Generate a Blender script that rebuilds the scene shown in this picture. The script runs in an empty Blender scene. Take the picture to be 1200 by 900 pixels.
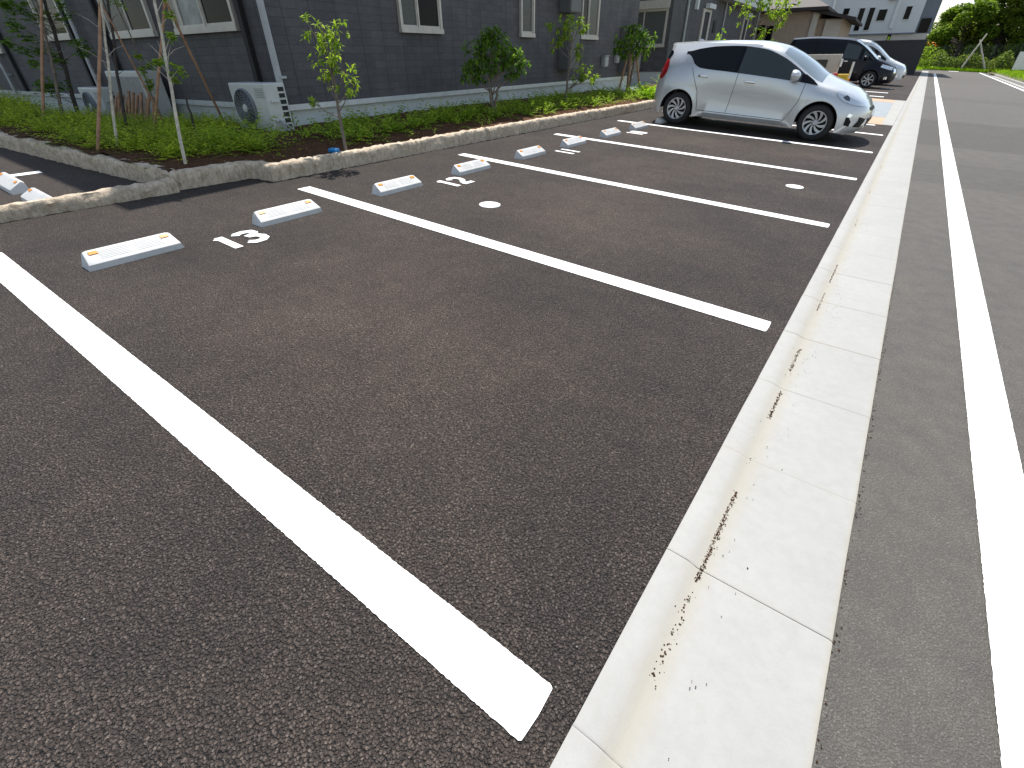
import bpy, bmesh, math, random
from mathutils import Vector, Matrix, Euler
from mathutils.bvhtree import BVHTree
random.seed(7)
scene = bpy.context.scene
COL = scene.collection
R = math.radians

# ---------------------------------------------------------------- frames
# the lot slopes a few percent down to the road: geometry is laid out in the lot's
# own plane (x towards the road, y along the kerb) and turned upright at the end
BX = Matrix(((0.9972, -0.0515, -0.0547), (0.0514, 0.9987, -0.0009), (0.0547, -0.0019, 0.9985)))
UP = Vector((BX[0][2], BX[1][2], BX[2][2])).normalized()
BX = Matrix.Rotation(0.0515, 3, 'Z') @ Matrix.Rotation(-0.0548, 3, 'Y') @ Matrix.Rotation(-0.0019, 3, 'X')
UP = BX.col[2].copy()
BO = Vector((-7.06, 4.06, 0.15))
TB = Matrix.Translation(BO) @ BX.to_4x4()
QUP = Vector((0, 0, 1)).rotation_difference(UP)
WORLD = UP.rotation_difference(Vector((0, 0, 1))).to_matrix().to_4x4()
def plumb(x, y, z=0.0, rz=0.0):
    return Matrix.Translation((x, y, z)) @ QUP.to_matrix().to_4x4() @ Matrix.Rotation(rz, 4, 'Z')
def ground(x, y, z=0.0, rz=0.0):
    return Matrix.Translation((x, y, z)) @ Matrix.Rotation(rz, 4, 'Z')

# ---------------------------------------------------------------- mesh builder
class MB:
    def __init__(s): s.v = []; s.f = []; s.sm = []
    def quad(s, a, b, c, d): 
        n = len(s.v); s.v += [tuple(a), tuple(b), tuple(c), tuple(d)]; s.f.append((n, n+1, n+2, n+3)); return s
    def box(s, x0, x1, y0, y1, z0, z1, T=None):
        n = len(s.v)
        P = [(x0,y0,z0),(x1,y0,z0),(x1,y1,z0),(x0,y1,z0),(x0,y0,z1),(x1,y0,z1),(x1,y1,z1),(x0,y1,z1)]
        if T: P = [tuple(T @ Vector(p)) for p in P]
        s.v += P
        s.f += [(n,n+3,n+2,n+1),(n+4,n+5,n+6,n+7),(n,n+1,n+5,n+4),(n+1,n+2,n+6,n+5),(n+2,n+3,n+7,n+6),(n+3,n,n+4,n+7)]
        return s
    def bbox(s, x0, x1, y0, y1, z0, z1, b=0.01):      # box with bevelled edges
        bm = bmesh.new(); bmesh.ops.create_cube(bm, size=1)
        for v in bm.verts: v.co = Vector(((x0+x1)/2+v.co.x*(x1-x0), (y0+y1)/2+v.co.y*(y1-y0), (z0+z1)/2+v.co.z*(z1-z0)))
        bmesh.ops.bevel(bm, geom=bm.edges[:], offset=b, segments=2, affect='EDGES', profile=0.5)
        s.bm(bm); return s
    def bm(s, bm):
        n = len(s.v); bm.verts.index_update()
        s.v += [tuple(v.co) for v in bm.verts]
        s.f += [tuple(n+v.index for v in f.verts) for f in bm.faces]; bm.free()
    def tube(s, pts, rad, n=8, cap=True):
        pts = [Vector(p) for p in pts]
        if not hasattr(rad, '__len__'): rad = [rad]*len(pts)
        base = len(s.v); prev = None
        for i, p in enumerate(pts):
            d = (pts[min(i+1, len(pts)-1)] - pts[max(i-1, 0)]).normalized()
            if prev is None:
                a = d.orthogonal().normalized()
            else:
                a = (prev - d*prev.dot(d)).normalized()
            prev = a; b = d.cross(a)
            for k in range(n):
                t = 2*math.pi*k/n
                s.v.append(tuple(p + (a*math.cos(t)+b*math.sin(t))*rad[i]))
        for i in range(len(pts)-1):
            for k in range(n):
                k2 = (k+1) % n
                s.f.append((base+i*n+k, base+i*n+k2, base+(i+1)*n+k2, base+(i+1)*n+k))
        if cap:
            s.f.append(tuple(base+k for k in reversed(range(n))))
            s.f.append(tuple(base+(len(pts)-1)*n+k for k in range(n)))
        return s
    def lathe(s, prof, axis='y', n=32, T=None):       # prof: (radius, axial)
        base = len(s.v)
        for (r_, h) in prof:
            for k in range(n):
                t = 2*math.pi*k/n; c, q = r_*math.cos(t), r_*math.sin(t)
                p = (c, h, q) if axis == 'y' else ((c, q, h) if axis == 'z' else (h, c, q))
                s.v.append(tuple(T @ Vector(p)) if T else p)
        for i in range(len(prof)-1):
            for k in range(n):
                k2 = (k+1) % n
                s.f.append((base+i*n+k, base+i*n+k2, base+(i+1)*n+k2, base+(i+1)*n+k))
        return s
    def prism(s, poly, z0, z1):                       # polygon in xy (ccw)
        n = len(s.v); m = len(poly)
        s.v += [(x, y, z0) for x, y in poly] + [(x, y, z1) for x, y in poly]
        s.f.append(tuple(n+i for i in reversed(range(m)))); s.f.append(tuple(n+m+i for i in range(m)))
        for i in range(m):
            j = (i+1) % m; s.f.append((n+i, n+j, n+m+j, n+m+i))
        return s
    def build(s, name, mat, parent=None, T=None, smooth=False, sharp=35):
        me = bpy.data.meshes.new(name); me.from_pydata(s.v, [], s.f); me.update()
        if mat: me.materials.append(mat)
        o = bpy.data.objects.new(name, me); COL.objects.link(o)
        if parent: o.parent = parent
        if T is not None: o.matrix_world = T if not parent else o.matrix_world
        if smooth:
            for p in me.polygons: p.use_smooth = True
            if sharp < 180: me.set_sharp_from_angle(angle=R(sharp))
        return o

def tag(o, label=None, cat=None, group=None, kind=None):
    if label: o['label'] = label
    if cat: o['category'] = cat
    if group: o['group'] = group
    if kind: o['kind'] = kind
    return o
def empty(name, T, label=None, cat=None, group=None):
    o = bpy.data.objects.new(name, None); COL.objects.link(o); o.empty_display_size = 0.1
    o.matrix_world = T
    return tag(o, label, cat, group)
def copy_tree(o, parent=None, T=None, label=None):
    c = o.copy(); COL.objects.link(c); c.parent = parent
    if T is not None: c.matrix_world = T
    if label: c['label'] = label
    for ch in [x for x in bpy.data.objects if x.parent == o]: copy_tree(ch, c)
    return c

# ---------------------------------------------------------------- materials
def M(name, col, rough=0.6, metal=0.0, coat=0.0, spec=0.5, ior=None):
    m = bpy.data.materials.new(name); m.use_nodes = True
    b = m.node_tree.nodes['Principled BSDF']
    b.inputs['Base Color'].default_value = (*col, 1); b.inputs['Roughness'].default_value = rough
    b.inputs['Metallic'].default_value = metal; b.inputs['Coat Weight'].default_value = coat
    b.inputs['Coat Roughness'].default_value = 0.04; b.inputs['Coat IOR'].default_value = 1.4
    b.inputs['Specular IOR Level'].default_value = spec
    m.diffuse_color = (*col, 1)
    return m
class NT:
    def __init__(s, m): s.t = m.node_tree; s.b = s.t.nodes['Principled BSDF']
    def n(s, typ, **kw):
        nd = s.t.nodes.new(typ)
        for k, v in kw.items():
            if k in nd.inputs: nd.inputs[k].default_value = v
            else: setattr(nd, k, v)
        return nd
    def l(s, a, b): s.t.links.new(a, b)
    def coord(s, kind='Object', scale=(1,1,1)):
        tc = s.n('ShaderNodeTexCoord'); mp = s.n('ShaderNodeMapping'); mp.inputs['Scale'].default_value = scale
        s.l(tc.outputs[kind], mp.inputs['Vector']); return mp.outputs['Vector']
    def noise(s, vec, scale, detail=4, rough=0.6, out='Fac'):
        n = s.n('ShaderNodeTexNoise'); n.inputs['Scale'].default_value = scale; n.inputs['Detail'].default_value = detail
        n.inputs['Roughness'].default_value = rough; s.l(vec, n.inputs['Vector']); return n.outputs[out]
    def ramp(s, fac, stops, interp='LINEAR'):
        r = s.n('ShaderNodeValToRGB'); r.color_ramp.interpolation = interp; e = r.color_ramp.elements
        while len(e) < len(stops): e.new(0.5)
        for i, (p, c) in enumerate(stops):
            e[i].position = p; e[i].color = (*(c if hasattr(c, '__len__') else (c, c, c)), 1)
        s.l(fac, r.inputs['Fac']); return r.outputs['Color']
    def mix(s, fac, a, b, mode='MIX'):
        m = s.n('ShaderNodeMix', data_type='RGBA', blend_type=mode); 
        for sock, v in ((m.inputs[0], fac), (m.inputs[6], a), (m.inputs[7], b)):
            if isinstance(v, (int, float)): sock.default_value = v
            elif isinstance(v, tuple): sock.default_value = (*v, 1)
            else: s.l(v, sock)
        return m.outputs[2]
    def math(s, op, a, b=None, c=None):
        m = s.n('ShaderNodeMath', operation=op)
        for i, v in enumerate((a, b, c)):
            if v is None: continue
            if isinstance(v, (int, float)): m.inputs[i].default_value = v
            else: s.l(v, m.inputs[i])
        return m.outputs[0]
    def bump(s, h, strength=0.5, dist=0.01, normal=None):
        b = s.n('ShaderNodeBump'); b.inputs['Strength'].default_value = strength; b.inputs['Distance'].default_value = dist
        s.l(h, b.inputs['Height'])
        if normal: s.l(normal, b.inputs['Normal'])
        return b.outputs['Normal']
    def base(s, c): s.l(c, s.b.inputs['Base Color'])
    def normal(s, n): s.l(n, s.b.inputs['Normal'])
    def rough(s, r): s.l(r, s.b.inputs['Roughness'])

def asphalt(name, cell, dark, mid, light, blotch, bump_s, dist, tint=None, patches=None):
    m = M(name, mid, 0.85, spec=0.35); t = NT(m); v = t.coord('Object')
    w = t.n('ShaderNodeVectorMath', operation='ADD')
    nz = t.n('ShaderNodeTexNoise'); nz.inputs['Scale'].default_value = cell*0.6; nz.inputs['Detail'].default_value = 2; t.l(v, nz.inputs['Vector'])
    sc = t.n('ShaderNodeVectorMath', operation='SCALE'); sc.inputs['Scale'].default_value = 0.8/cell
    t.l(nz.outputs['Color'], sc.inputs[0]); t.l(v, w.inputs[0]); t.l(sc.outputs[0], w.inputs[1])
    vo = t.n('ShaderNodeTexVoronoi', feature='F1'); vo.inputs['Scale'].default_value = cell; t.l(w.outputs[0], vo.inputs['Vector'])
    vs = t.n('ShaderNodeTexVoronoi', feature='F1'); vs.inputs['Scale'].default_value = cell*2.3; t.l(w.outputs[0], vs.inputs['Vector'])
    sep = t.n('ShaderNodeSeparateColor'); t.l(vo.outputs['Color'], sep.inputs[0])
    stone = t.ramp(sep.outputs[0], [(0.0, dark), (0.45, mid), (0.9, light), (1.0, tuple(min(1, x*1.5) for x in light))])
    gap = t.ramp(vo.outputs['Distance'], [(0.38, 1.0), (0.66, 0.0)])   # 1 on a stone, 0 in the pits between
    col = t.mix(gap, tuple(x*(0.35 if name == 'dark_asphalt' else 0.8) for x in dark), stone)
    fine = t.noise(v, cell*3.5, 2, 0.7)
    col = t.mix(0.45, col, t.ramp(fine, [(0.3, tuple(x*0.45 for x in mid)), (0.7, tuple(x*1.6 for x in mid))]), 'MIX')
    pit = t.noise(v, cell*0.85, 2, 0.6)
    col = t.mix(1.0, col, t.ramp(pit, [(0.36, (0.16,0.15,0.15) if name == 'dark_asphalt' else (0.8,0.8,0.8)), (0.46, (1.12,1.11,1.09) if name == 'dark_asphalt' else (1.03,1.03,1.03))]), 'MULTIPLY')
    b1 = t.noise(v, 0.75, 6, 0.62); b2 = t.noise(v, 7, 4, 0.65)
    col = t.mix(1.0, col, t.ramp(b1, [(0.3, blotch[0]), (0.7, blotch[1])]), 'MULTIPLY')
    col = t.mix(0.7, col, t.ramp(b2, [(0.3, (0.78,0.78,0.8)), (0.72, (1.2,1.17,1.13))]), 'MULTIPLY')
    sp = t.noise(v, cell*1.3, 1, 0.5)
    col = t.mix(t.ramp(sp, [(0.82, 0.0), (0.86, 1.0)]), col, (0.34, 0.31, 0.27))
    if name == 'dark_asphalt':
        sx = t.n('ShaderNodeSeparateXYZ'); t.l(v, sx.inputs[0])
        fy = t.math('ABSOLUTE', t.math('SUBTRACT', t.math('FRACT', t.math('DIVIDE', sx.outputs[1], 2.5)), 0.5))
        fx = t.math('ABSOLUTE', t.math('DIVIDE', t.math('ADD', sx.outputs[0], 2.1), 3.6))
        rr = t.math('ADD', t.math('ADD', fy, fx), t.math('MULTIPLY', t.noise(v, 1.7, 5), 0.5))
        wear = t.ramp(rr, [(0.42, 1.0), (0.85, 0.0)])
        col = t.mix(t.math('MULTIPLY', wear, 0.75), col, t.mix(1.0, col, (1.42, 1.38, 1.33), 'MULTIPLY'))
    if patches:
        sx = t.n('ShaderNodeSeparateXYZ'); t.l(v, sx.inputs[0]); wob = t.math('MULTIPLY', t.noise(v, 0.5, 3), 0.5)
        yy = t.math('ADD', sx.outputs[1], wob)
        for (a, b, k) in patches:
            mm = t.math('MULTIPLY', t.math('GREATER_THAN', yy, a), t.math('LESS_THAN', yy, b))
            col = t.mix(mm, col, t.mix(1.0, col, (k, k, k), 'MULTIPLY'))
    t.base(col)
    h = t.math('ADD', t.math('MULTIPLY', gap, 1.0), t.math('MULTIPLY', fine, 0.4))
    h = t.math('ADD', h, t.math('MULTIPLY', vs.outputs['Distance'], -0.5))
    t.normal(t.bump(h, bump_s, dist))
    return m

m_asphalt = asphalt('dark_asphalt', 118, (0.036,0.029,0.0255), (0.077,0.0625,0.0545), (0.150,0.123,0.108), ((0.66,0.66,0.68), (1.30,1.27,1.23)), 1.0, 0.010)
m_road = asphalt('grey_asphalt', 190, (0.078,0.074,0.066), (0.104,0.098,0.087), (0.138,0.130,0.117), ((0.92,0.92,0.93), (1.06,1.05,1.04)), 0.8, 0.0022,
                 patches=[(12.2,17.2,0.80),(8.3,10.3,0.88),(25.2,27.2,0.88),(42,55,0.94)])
def paint(name, c=0.80, dirt=0.5):
    m = M(name, (c,c,c), 0.6); t = NT(m); v = t.coord('Object')
    n1 = t.noise(v, 4, 6, 0.7); n2 = t.noise(v, 140, 3, 0.6)
    col = t.ramp(n1, [(0.25, (c*0.93, c*0.925, c*0.90)), (0.6, (c, c, c*0.99))])
    col = t.mix(t.ramp(n2, [(0.26, dirt), (0.34, 0.0)]), col, (0.35, 0.33, 0.30))
    t.base(col); t.normal(t.bump(n2, 0.55, 0.004)); return m
m_paint = paint('road_paint')
m_rubwhite = M('white_plastic', (0.5,0.5,0.5), 0.5, spec=0.3); t = NT(m_rubwhite); v = t.coord()
oi = t.n('ShaderNodeObjectInfo'); vv_ = t.n('ShaderNodeVectorMath', operation='ADD'); t.l(v, vv_.inputs[0]); cv_ = t.n('ShaderNodeCombineXYZ'); t.l(t.math('MULTIPLY', oi.outputs['Random'], 30.0), cv_.inputs[0]); t.l(cv_.outputs[0], vv_.inputs[1]); v2 = vv_.outputs[0]
whc = t.ramp(t.noise(v2, 7, 5, 0.7), [(0.3, (0.43,0.43,0.41)), (0.55, (0.53,0.53,0.52))])
t.base(t.mix(t.ramp(t.noise(v2, 14, 6, 0.75), [(0.60, 0.0), (0.72, 0.55)]), whc, (0.16,0.15,0.14))); t.normal(t.bump(t.noise(v, 160, 2), 0.25, 0.002))
m_amber = M('amber_reflector', (0.62,0.22,0.004), 0.4, spec=0.2)
def concrete(name, c, warm, joints=True):
    m = M(name, c, 0.8, spec=0.3); t = NT(m); v = t.coord('Object')
    n1 = t.noise(v, 1.6, 6, 0.65); n2 = t.noise(v, 22, 5, 0.7); n3 = t.noise(v, 260, 2, 0.6)
    col = t.ramp(n1, [(0.3, tuple(x*0.90 for x in c)), (0.65, c)])
    col = t.mix(0.6, col, t.ramp(n2, [(0.25, (0.86,0.85,0.83)), (0.6, (1,1,1))]), 'MULTIPLY')
    if warm:
        sx = t.n('ShaderNodeSeparateXYZ'); t.l(v, sx.inputs[0])
        # rusty silt washed into the crease and along the joints
        dx = t.math('ABSOLUTE', t.math('SUBTRACT', sx.outputs[0], 0.197))
        a = t.ramp(t.math('ADD', dx, t.math('MULTIPLY', t.noise(v, 6, 4), 0.05)), [(0.03, 0.8), (0.085, 0.0)])
        fr = t.math('FRACT', t.math('DIVIDE', t.math('SUBTRACT', sx.outputs[1], 0.03-0.31), 0.62))
        dj = t.math('ABSOLUTE', t.math('SUBTRACT', fr, 0.5))
        j = t.ramp(t.math('ADD', dj, t.math('MULTIPLY', t.noise(v, 9, 4), 0.05)), [(0.022, 0.55), (0.075, 0.0)])
        st = t.math('MAXIMUM', a, t.math('MULTIPLY', j, t.ramp(t.noise(v, 1.1, 3), [(0.42, 0.0), (0.62, 0.8)])))
        e = t.ramp(t.math('ADD', t.math('ABSOLUTE', t.math('SUBTRACT', sx.outputs[0], 0.576)), t.math('MULTIPLY', n2, 0.02)), [(0.008, 0.9), (0.03, 0.0)])
        st = t.math('MAXIMUM', st, e)
        col = t.mix(st, col, (c[0]*0.93, c[1]*0.87, c[2]*0.76))
    t.base(col)
    t.normal(t.bump(t.math('ADD', n2, t.math('MULTIPLY', n3, 0.35)), 0.25, 0.004)); return m
m_gutter = concrete('gutter_concrete', (0.338,0.336,0.320), True)
m_conc = concrete('plain_concrete', (0.34,0.335,0.315), False)
m_found = concrete('foundation_render', (0.56,0.59,0.57), False)
m_stone = M('split_stone', (0.50,0.43,0.35), 0.9, spec=0.2); t = NT(m_stone); v = t.coord()
t.base(t.mix(0.75, t.ramp(t.noise(v, 14, 6, 0.75), [(0.25, (0.32,0.26,0.195)), (0.5, (0.57,0.48,0.37)), (0.75, (0.70,0.62,0.50))]),
     t.ramp(t.noise(t.coord('Object', (1,1,0.25)), 45, 3, 0.6), [(0.3, (0.6,0.58,0.55)), (0.6, (1.1,1.08,1.05))]), 'MULTIPLY'))
t.normal(t.bump(t.noise(v, 38, 6, 0.75), 1.0, 0.02))
m_soil = M('brown_soil', (0.09,0.045,0.025), 0.95, spec=0.1); t = NT(m_soil); v = t.coord()
t.base(t.ramp(t.noise(v, 26, 6, 0.75), [(0.3, (0.045,0.024,0.014)), (0.55, (0.12,0.062,0.034)), (0.75, (0.20,0.115,0.07))])); t.normal(t.bump(t.noise(v, 55, 6, 0.8), 1.0, 0.03))
m_earth = M('verge_earth', (0.14,0.13,0.09), 0.95, spec=0.1); t = NT(m_earth); v = t.coord()
t.base(t.ramp(t.noise(v, 1.5, 8, 0.75), [(0.3, (0.06,0.09,0.03)), (0.6, (0.16,0.14,0.09))]))
m_siding = M('charcoal_siding', (0.055,0.055,0.062), 0.7, spec=0.35); t = NT(m_siding)
tc = t.n('ShaderNodeTexCoord'); sx = t.n('ShaderNodeSeparateXYZ'); t.l(tc.outputs['Object'], sx.inputs[0])
cb = t.n('ShaderNodeCombineXYZ'); t.l(t.math('ADD', sx.outputs[0], sx.outputs[1]), cb.inputs[0]); t.l(sx.outputs[2], cb.inputs[1])
br = t.n('ShaderNodeTexBrick'); t.l(cb.outputs[0], br.inputs['Vector'])
for k, vv in (('Scale', 1.0), ('Mortar Size', 0.003), ('Mortar Smooth', 0.3), ('Brick Width', 0.30), ('Row Height', 0.101), ('Bias', 0.0)): br.inputs[k].default_value = vv
br.offset = 0.37; br.inputs['Color1'].default_value = (0.068,0.066,0.069,1); br.inputs['Color2'].default_value = (0.088,0.085,0.087,1); br.inputs['Mortar'].default_value = (0.054,0.052,0.054,1)
fr = t.math('ABSOLUTE', t.math('SUBTRACT', t.math('FRACT', t.math('DIVIDE', t.math('ADD', sx.outputs[0], sx.outputs[1]), 0.455)), 0.5))
seam = t.ramp(fr, [(0.008, 1.0), (0.014, 0.0)])
hz = t.noise(t.coord('Object', (1,1,9)), 7, 4, 0.7)
c1 = t.mix(0.6, br.outputs['Color'], t.ramp(hz, [(0.3, (0.75,0.75,0.75)), (0.7, (1.3,1.3,1.3))]), 'MULTIPLY')
st_ = t.noise(t.coord('Object', (1.2,1.2,0.18)), 2.2, 5, 0.7)
c1 = t.mix(1.0, c1, t.ramp(st_, [(0.3, (0.84,0.84,0.85)), (0.7, (1.16,1.15,1.13))]), 'MULTIPLY')
t.base(t.mix(seam, c1, (0.03,0.03,0.032)))
hh = t.math('ADD', t.math('MULTIPLY', hz, 0.5), t.math('SUBTRACT', 1.0, t.math('MAXIMUM', br.outputs['Fac'], seam)))
t.normal(t.bump(hh, 0.6, 0.005))
def simple(name, col, rough=0.6, metal=0.0, coat=0.0, var=0.12, scale=8, bump=0.0, spec=0.5):
    m = M(name, col, rough, metal, coat, spec); t = NT(m); v = t.coord()
    t.base(t.ramp(t.noise(v, scale, 5, 0.65), [(0.3, tuple(x*(1-var) for x in col)), (0.7, tuple(x*(1+var) for x in col))]))
    if bump: t.normal(t.bump(t.noise(v, scale*6, 4, 0.7), bump, 0.01))
    return m
m_trim = simple('beige_metal', (0.48,0.45,0.39), 0.45, 0.2)
m_ledge = simple('ledge_metal', (0.54,0.56,0.56), 0.4, 0.3)
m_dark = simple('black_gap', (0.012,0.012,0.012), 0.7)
m_pipe = simple('grey_pvc', (0.36,0.37,0.37), 0.5)
m_box = simple('grey_box_metal', (0.105,0.105,0.10), 0.5, var=0.06)
m_boxl = simple('light_box_plastic', (0.36,0.36,0.35), 0.5)
m_roof = simple('roof_slate', (0.05,0.045,0.045), 0.7, scale=3, bump=0.4)
m_brownroof = simple('brown_roof', (0.030,0.021,0.019), 0.7, scale=4, bump=0.4)
m_tan = simple('tan_wall', (0.40,0.31,0.23), 0.8, scale=5, bump=0.15)
m_whitewall = simple('white_wall', (0.60,0.61,0.60), 0.7, scale=0.6, var=0.04)
m_bluegrey = simple('blue_grey_and_shade', (0.16,0.18,0.21), 0.7)  # belt course and stone; also the painted shade of the white house's side
m_beige = simple('beige_wall', (0.55,0.50,0.43), 0.8, var=0.08)
m_fence = simple('black_fence_metal', (0.018,0.017,0.022), 0.55)
m_wood = simple('wooden_stake', (0.34,0.19,0.11), 0.8, scale=14, var=0.35, bump=0.3)
m_bark = simple('grey_bark', (0.17,0.14,0.11), 0.9, scale=22, var=0.4, bump=0.6)
m_birch = simple('pale_bark', (0.50,0.46,0.37), 0.8, scale=26, var=0.35, bump=0.4)
m_darkbark = simple('dark_bark', (0.05,0.04,0.035), 0.9, scale=22, var=0.4, bump=0.5)
m_acwhite = simple('cream_enamel', (0.50,0.51,0.48), 0.4, var=0.05)
m_acgrille = simple('grille_grey', (0.15,0.165,0.18), 0.5)
m_blue = simple('blue_plastic', (0.005,0.16,0.42), 0.4)
m_glasswin = M('window_glass', (0.035,0.04,0.042), 0.06, spec=0.9)
m_glassdark = M('dark_pane', (0.006,0.007,0.008), 0.06, spec=0.08)
m_curtain = simple('net_curtain', (0.085,0.09,0.083), 0.2, scale=30, var=0.25, spec=0.12)
m_curtainl = simple('light_curtain', (0.24,0.255,0.245), 0.3, scale=6, var=0.35, spec=0.3)
m_plaque = simple('dark_plaque', (0.03,0.03,0.03), 0.3)
m_white = simple('white_metal', (0.72,0.72,0.70), 0.4)
m_yellow = simple('yellow_paint', (0.75,0.48,0.02), 0.5)
m_red = simple('red_plastic', (0.55,0.02,0.03), 0.4)
m_orange = simple('orange_petals', (0.85,0.28,0.02), 0.6)
m_bluepave = simple('pale_blue_path', (0.22,0.25,0.27), 0.7, scale=3)
m_orangepave = simple('orange_band', (0.42,0.27,0.17), 0.7, scale=3)
m_tyre = simple('tyre_rubber', (0.014,0.014,0.014), 0.75, var=0.2)
m_blackpl = simple('black_plastic', (0.007,0.007,0.008), 0.55, spec=0.2)
m_under = simple('underbody_black', (0.008,0.008,0.008), 0.9)
m_rim = M('alloy_silver', (0.46,0.47,0.48), 0.38, 0.55)
m_chrome = M('chrome', (0.75,0.76,0.78), 0.12, 1.0)
m_redlens = M('red_lens', (0.30,0.006,0.010), 0.12, coat=1.0)
m_carglass = M('car_glass', (0.003,0.004,0.005), 0.03, spec=0.22)
m_carglassf = M('clear_car_glass', (0.020,0.027,0.025), 0.04, spec=0.55)
m_glossblack = M('gloss_black', (0.002,0.002,0.0025), 0.12, spec=0.2)
m_windscreen = M('windscreen_glass', (0.07,0.10,0.10), 0.04, spec=1.0, coat=1.0)
m_lamp = M('headlamp_lens', (0.62,0.66,0.68), 0.16, 0.6, coat=1.0)
m_lampdark = M('headlamp_bowl', (0.10,0.11,0.12), 0.15, 0.8, coat=1.0)
def carpaint(name, col, metal, rough):
    m = M(name, col, rough, metal, coat=1.0); t = NT(m); v = t.coord()
    t.base(t.ramp(t.noise(v, 900, 1), [(0.3, tuple(x*0.86 for x in col)), (0.7, tuple(min(1, x*1.12) for x in col))]))
    return m
m_silver = carpaint('silver_paint', (0.56,0.58,0.59), 0.42, 0.30)
m_blackcar = carpaint('navy_black_paint', (0.003,0.004,0.008), 0.0, 0.4)
m_blackcar.node_tree.nodes['Principled BSDF'].inputs['Coat Weight'].default_value = 0.3; m_blackcar.node_tree.nodes['Principled BSDF'].inputs['Specular IOR Level'].default_value = 0.2
m_whitecar = carpaint('white_paint', (0.68,0.70,0.71), 0.0, 0.3)
def leafmat(name, a, b, c, sub=0.25, scale=3.0):
    m = M(name, b, 0.62, spec=0.12); t = NT(m)
    g = t.n('ShaderNodeNewGeometry'); v = t.coord()
    fac = t.math('ADD', t.math('MULTIPLY', g.outputs['Random Per Island'], 0.6), t.math('MULTIPLY', t.noise(v, scale, 3), 0.6))
    col = t.ramp(fac, [(0.2, a), (0.55, b), (0.95, c)])
    t.base(col)
    tr = t.n('ShaderNodeBsdfTranslucent'); mx = t.n('ShaderNodeMixShader'); mx.inputs[0].default_value = sub
    t.l(t.mix(1.0, col, (1.6,1.7,0.8), 'MULTIPLY'), tr.inputs['Color'])
    out = t.t.nodes['Material Output']
    t.l(t.b.outputs[0], mx.inputs[1]); t.l(tr.outputs[0], mx.inputs[2]); t.l(mx.outputs[0], out.inputs['Surface'])
    return m
m_cover = leafmat('cover_leaves', (0.09,0.16,0.014), (0.26,0.34,0.03), (0.50,0.56,0.07), 0.45)
m_leafbright = leafmat('bright_leaves', (0.07,0.14,0.015), (0.19,0.29,0.03), (0.36,0.45,0.06), 0.42)
m_leafdark = leafmat('dark_leaves', (0.03,0.08,0.010), (0.085,0.17,0.02), (0.20,0.31,0.04), 0.35)
m_leafforest = leafmat('forest_leaves', (0.035,0.07,0.010), (0.11,0.18,0.022), (0.26,0.35,0.045), 0.35, 0.5)
m_leafolive = leafmat('olive_leaves', (0.035,0.06,0.010), (0.11,0.16,0.02), (0.25,0.32,0.04), 0.3, 0.5)
m_grass = leafmat('lime_grass', (0.10,0.20,0.01), (0.24,0.40,0.02), (0.40,0.55,0.03), 0.35)

# ---------------------------------------------------------------- the ground
XK, XG, XR, XW0, XW1, XW2 = 0.080, 0.197, 0.576, 0.9435, 1.111, 4.563
def struct(o): o['kind'] = 'structure'; return o
def sheet(name, poly, z, mat, sub=None):
    mb = MB(); n = len(poly)
    mb.v = [(x, y, z) for x, y in poly]; mb.f = [tuple(range(n))]
    return mb
struct(sheet('ground', [(-300,-60),(300,-60),(300,600),(-300,600)], -0.55, None).build('ground', m_earth))
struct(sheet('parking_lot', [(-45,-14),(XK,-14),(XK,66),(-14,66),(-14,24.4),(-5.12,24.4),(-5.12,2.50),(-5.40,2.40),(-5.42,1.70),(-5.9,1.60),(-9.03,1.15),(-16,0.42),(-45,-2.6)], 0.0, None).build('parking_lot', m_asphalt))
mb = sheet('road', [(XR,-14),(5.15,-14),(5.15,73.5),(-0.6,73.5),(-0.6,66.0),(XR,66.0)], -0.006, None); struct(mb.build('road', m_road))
struct(sheet('pavement', [(5.30,-14),(14,-14),(14,62),(5.30,62)], 0.03, None).build('pavement', m_conc))
# L shaped gutter: narrow top strip, worn slope, crease and apron, with a joint every slab
mb = MB()
prof = [(XK, -0.03), (XK+0.002, 0.004), (XK+0.010, 0.008), (XK+0.07, 0.006), (XG-0.028, 0.001), (XG-0.010, -0.005), (XG+0.003, -0.007), (XG+0.03, -0.006), (XR-0.012, 0.003), (XR-0.002, 0.0), (XR, -0.02)]
y = 0.03 - 0.62*20; rnd = random.Random(3)
while y < 66:
    g = 0.0012 if rnd.random() < 0.22 or abs(y-0.03) < .01 or abs(y+.62-.62-.65) < 0.02 else 0.0009; dz = (rnd.random()-0.5)*0.002
    n = len(mb.v)
    ys = [y+g*0.5, y+g*0.5+0.004, y+g*0.5+0.008, y+0.31, y+0.62-g*0.5-0.008, y+0.62-g*0.5-0.004, y+0.62-g*0.5]
    for j, yy in enumerate(ys):
        ch = -0.0014 if j in (0, 6) else 0
        for (px, pz) in prof: mb.v.append((px+(rnd.random()-.5)*0.0015, yy+(rnd.random()-0.5)*0.001, pz+dz+ch))
    P = len(prof)
    for j in range(6):
        for i in range(P-1): mb.f.append((n+j*P+i, n+j*P+i+1, n+(j+1)*P+i+1, n+(j+1)*P+i))
    y += 0.62
mb.box(XK+0.005, XR-0.005, -13, 66, -0.08, -0.0095)
struct(mb.build('gutter', m_gutter, smooth=True, sharp=40))
# raised concrete kerb and gutter on the far side of the road
mb = MB()
y = -14
while y < 62:
    mb.bbox(5.15, 5.30, y+0.004, y+1.996, -0.1, 0.13, 0.02); mb.box(4.86, 5.15, y, y+2, -0.1, 0.0); y += 2
struct(mb.build('kerb', m_conc))
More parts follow.
